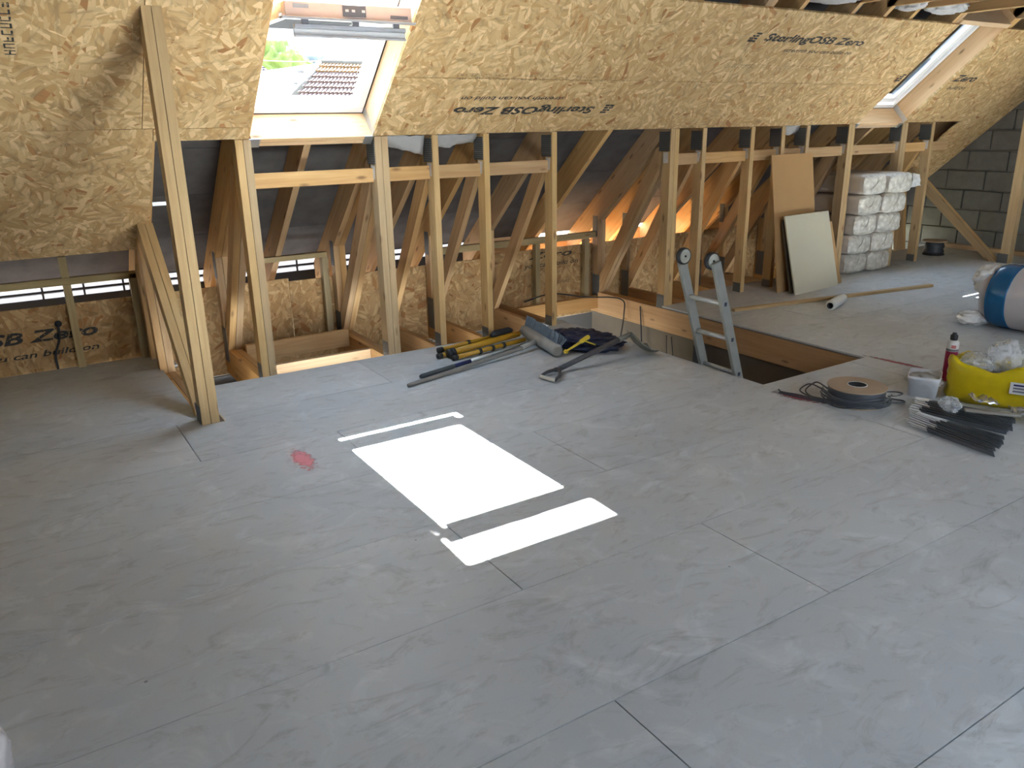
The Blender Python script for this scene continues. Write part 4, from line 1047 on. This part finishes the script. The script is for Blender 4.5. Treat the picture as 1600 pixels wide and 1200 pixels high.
for i in range(12):
    f = i / 11; jit = random.uniform(-.02, .02)
    strip((3.972 + .17 * f, 2.255 + .05 * f + jit, .006 + .036 * math.sin(f * 2.9)), (4.06 + .26 * f, 1.79 + .09 * f + jit, .006), .028, 'grey steel strip with bright end in the bundle lying against the yellow bag', 'steel strips beside the yellow bag', .05 + .03 * random.random())
tag(sheet('foil_offcut', ((4.20, 1.84, .075), (4.34, 1.66, .05), (4.40, 1.72, .06), (4.27, 1.90, .085)), 12, 6, 'foil', None, None, .03, 2), 'crinkled silver foil offcut on top of the steel strips', 'foil')
tag(sheet('foil_offcut', ((4.18, 2.02, .09), (4.30, 1.95, .07), (4.34, 2.02, .085), (4.23, 2.09, .10)), 8, 6, 'foil', None, None, .03, 5), 'bright blue grey foil scrap against the yellow bag foot', 'foil')
tag(beam('timber_offcut', (4.02, 1.99, .085), (4.19, 1.80, .075), .035, .012, 'slatewood'), 'grey slip of wood lying across the steel strips', 'offcut')
tag(crumple('clear_packaging', (.035, .05, .035), 'clear', None, Matrix.Translation((3.99, 2.05, .105)), .3, 1.4, 4, 21), 'little twist of clear film perched on the steel strips', 'packaging')
tag(crumple('clear_packaging', (.10, .07, .11), 'clear', None, Matrix.Translation((4.43, 1.655, .10)), .3, 1.4, 4, 27), 'big clear packet leaning on the labelled face of the yellow bag', 'packaging')

# ================================================================== TOOLS ON THE FLOOR
tp = root('tripod', (2.8, 4.72, 0), 'folded amber yellow tripod with black feet and a black grip', 'tripod')
def leg(p, q, r, parts):
    P, Q = Vector(p), Vector(q); d = Q - P
    l = tube('leg', [P, Q], r, 'yellowtube', tp, 14)
    tube('foot', [P - d.normalized() * .02, P + d.normalized() * .018], r * 1.22, 'black', l, 14)
    for t in parts: tube('clamp', [P + d * t, P + d * (t + .035)], r * 1.35, 'black', l, 12)
leg((2.455, 4.80, .024), (3.09, 4.865, .042), .017, (.36,))
leg((2.39, 4.685, .020), (3.08, 4.795, .030), .015, (.22,))
leg((2.455, 4.655, .036), (3.08, 4.75, .058), .023, (.02,))
leg((2.455, 4.585, .020), (3.07, 4.655, .034), .016, (.32, .50, .66))
tube('grip', [(2.83, 4.725, .085), (2.86, 4.735, .092), (3.0, 4.765, .092), (3.03, 4.77, .086)], [.014, .024, .024, .014], 'black', tp, 14)
bo = root('broom', (3.1, 4.5, 0), 'dusty wide broom with blue grey bristles turned up', 'broom')
H0, H1 = Vector((3.165, 4.80, .060)), Vector((3.055, 4.235, .050)); HD = (H1 - H0).normalized()
hd = tube('broom_head', [H0 - HD * .004, H0, H0.lerp(H1, .5), H1, H1 + HD * .004], [.02, .040, .044, .042, .02], 'broomhead', bo, 16)
BD = Vector((.62, .10, .78)).normalized(); BS = HD.cross(BD).normalized()
vs, fs = [], []
for row in range(4):
    for k in range(44):
        b0 = H0.lerp(H1, (k + .5 + .5 * (row % 2)) / 45) + BD * .03 + BS * (row - 1.5) * .014
        tip = b0 + BD * (.075 + random.uniform(-.006, .006)) + BS * (row - 1.5) * .012 + HD * random.uniform(-.007, .007)
        i = len(vs); 
        for c_, rad in ((b0, .0038), (tip, .0062)):
            for q in range(4): an = q * PI / 2; vs.append(c_ + HD * math.cos(an) * rad + BS * math.sin(an) * rad)
        fs += [(i + q, i + (q + 1) % 4, i + 4 + (q + 1) % 4, i + 4 + q) for q in range(4)] + [(i + 4, i + 5, i + 6, i + 7)]
o = obj('bristles', mesh(vs, fs), 'bristle', bo); o['kind'] = 'stuff'
tube('handle', [(1.937, 4.242, .013), (1.97, 4.25, .014), (2.4, 4.35, .020), (2.9, 4.465, .036), (3.07, 4.51, .050)], [.011, .0125, .0135, .014, .014], 'greywood', bo, 12)
tube('socket', [(2.92, 4.470, .038), (3.08, 4.513, .052)], .019, 'broomhead', bo, 12)
np_ = root('pole_handle', (2.07, 4.35, 0), 'long pole with grey foam grip and navy sleeve beside the broom handle', 'pole')
PP = lambda t: Vector((2.075 + 1.0 * t, 4.352 + .225 * t, .0155 + .016 * t))
tube('foam_grip', [PP(0), PP(.012), PP(.27), PP(.28)], [.010, .0145, .0145, .0125], 'foam', np_, 12)
tube('navy_sleeve', [PP(.28), PP(.42)], .0132, 'navyblue', np_, 12)
tube('paper_label', [PP(.42), PP(.60)], .0134, 'canwhite', np_, 12)
tube('steel_pole', [PP(.60), PP(.94)], .012, 'alu', np_, 12)
# navy sack
ns = crumple('navy_sack', (.17, .25, .055), 'navy', None, Matrix.Translation((3.385, 4.37, .040)) @ Matrix.Rotation(.35, 4, 'Z'), .30, 2.3, 5, 14, .62)
tag(ns, 'crumpled navy blue sack lying between the broom bristles and the shovel', 'sack')
yt = root('hand_tool', (3.15, 4.15, .1), 'small yellow plastic hand tool with ring end on the navy sack', 'hand tool')
tube('handle', [(3.03, 4.09, .085), (3.10, 4.118, .093), (3.19, 4.155, .104)], [.007, .008, .010], 'yellowtool', yt, 10)
tube('head', [(3.18, 4.15, .103), (3.20, 4.158, .106), (3.285, 4.19, .118), (3.295, 4.194, .119)], [.009, .015, .017, .010], 'yellowtool', yt, 12)
lathe('ring', [(.008, -.006), (.016, -.006), (.016, .006), (.008, .006), (.008, -.006)], 'yellowtool', yt, axis_mat((3.018, 4.085, .083), (.2, -.5, .8)), 18)
beam('trigger', (3.235, 4.16, .104), (3.30, 4.125, .075), .012, .008, 'yellowtool', yt)
sv = root('shovel', (3.1, 3.93, 0), 'black shafted shovel with worn D handle and dirty blade', 'shovel')
S0, S1 = Vector((2.865, 3.945, .026)), Vector((3.40, 3.985, .13))
sd_ = (S1 - S0).normalized()
tube('shaft', [S0, S0.lerp(S1, .5), S1], [.017, .018, .019], 'shaft', sv, 14)
ga, gb = Vector((2.683, 3.885, .018)), Vector((2.703, 3.765, .018)); ga, gb = Vector((2.690, 3.905, .018)), Vector((2.715, 3.785, .018))
gh = Vector((2.86, 3.944, .026))
for e_ in (ga, gb): tube('yoke', smooth_curve([gh, gh.lerp(e_, .45) + (e_ - (ga + gb) / 2) * .35, e_], 6), [.015] * 3 + [.011] * 10, 'shaft', sv, 10)
tube('grip', [ga, gb], .0125, 'bleach', sv, 12)
tube('socket', [S1 - sd_ * .02, S1 + sd_ * .10], [.021, .015], 'blade', sv, 12)
bs = S1 + sd_ * .08; vs, fs = [], []; nu, nv = 10, 10; be = Vector((3.655, 3.935, .012)); bd = (be - bs); bside = Vector((0, 0, 1)).cross(bd.normalized()).normalized()
for j in range(nv + 1):
    for i in range(nu + 1):
        u, v = i / nu * 2 - 1, j / nv; wd_ = .105 * (min(1, .35 + v * 3) if v < .22 else 1 - .12 * (v - .22))
        p = bs + bd * v + bside * u * wd_; p.z = max(.006 + .018 * u * u, p.z + .03 * u * u - .035 * math.sin(v * PI)); vs.append(p - bs)
for j in range(nv):
    for i in range(nu): k = j * (nu + 1) + i; fs.append((k, k + 1, k + nu + 2, k + nu + 1))
o = obj('blade', mesh(vs, fs), 'blade', sv, Matrix.Translation(bs), True); md = o.modifiers.new('t', 'SOLIDIFY'); md.thickness = .003

# ================================================================== CABLES IN THE STAIRWELL AND BY THE PANELS
def wire(pts, label, r=.006): return tag(tube('electric_cable', smooth_curve(pts, 8), r, 'black', None, 8), label, 'cable')
wire([(3.9, 5.915, -.02), (4.2, 5.91, .02), (4.5, 5.8, -.03), (4.68, 5.5, -.02), (4.66, 5.42, -.15), (4.55, 5.35, -.45), (4.5, 5.3, -.9)], 'black cable looping across the printed board and down the stairwell')
wire([(4.71, 5.26, -.05), (4.69, 5.22, -.2), (4.66, 5.16, -.5), (4.65, 5.1, -.9)], 'black cable hanging beside the loop in the stairwell')
wire([(4.7, 4.9, -.24), (4.68, 4.85, -.6), (4.7, 4.8, -1.2)], 'thin black cable dangling below the deep joist', .004)
wire([(4.7, 4.84, -.24), (4.70, 4.78, -.6), (4.71, 4.72, -1.2)], 'second thin black cable dangling below the deep joist', .004)
wire([(.17, 5.985, 0), (.172, 5.988, .1), (.21, 5.987, .2), (.22, 5.99, .30)], 'dark cable running up the printed eaves board to a hole', .007)
tag(lathe('cable_hole', [(0, -.002), (.022, -.002), (.022, .002), (0, .002)], 'black', None, axis_mat((.222, 5.996, .305), (0, -1, 0)), 16), 'black cable hole in the printed eaves board', 'hole')
tag(box('black_post', (4.62, 4.42, -2.7), (4.70, 4.50, -.226), 'black'), 'black upright standing below in the stairwell behind the ladder', 'post')
tag(crumple('plastic_sack', (.07, .13, .10), 'whiteplastic', None, Matrix.Translation((-.29, 2.0, .09)), .25, 1.6, 4, 31, .9), 'pale crumpled plastic sack lying alone on bare floor away from everything else', 'sack')
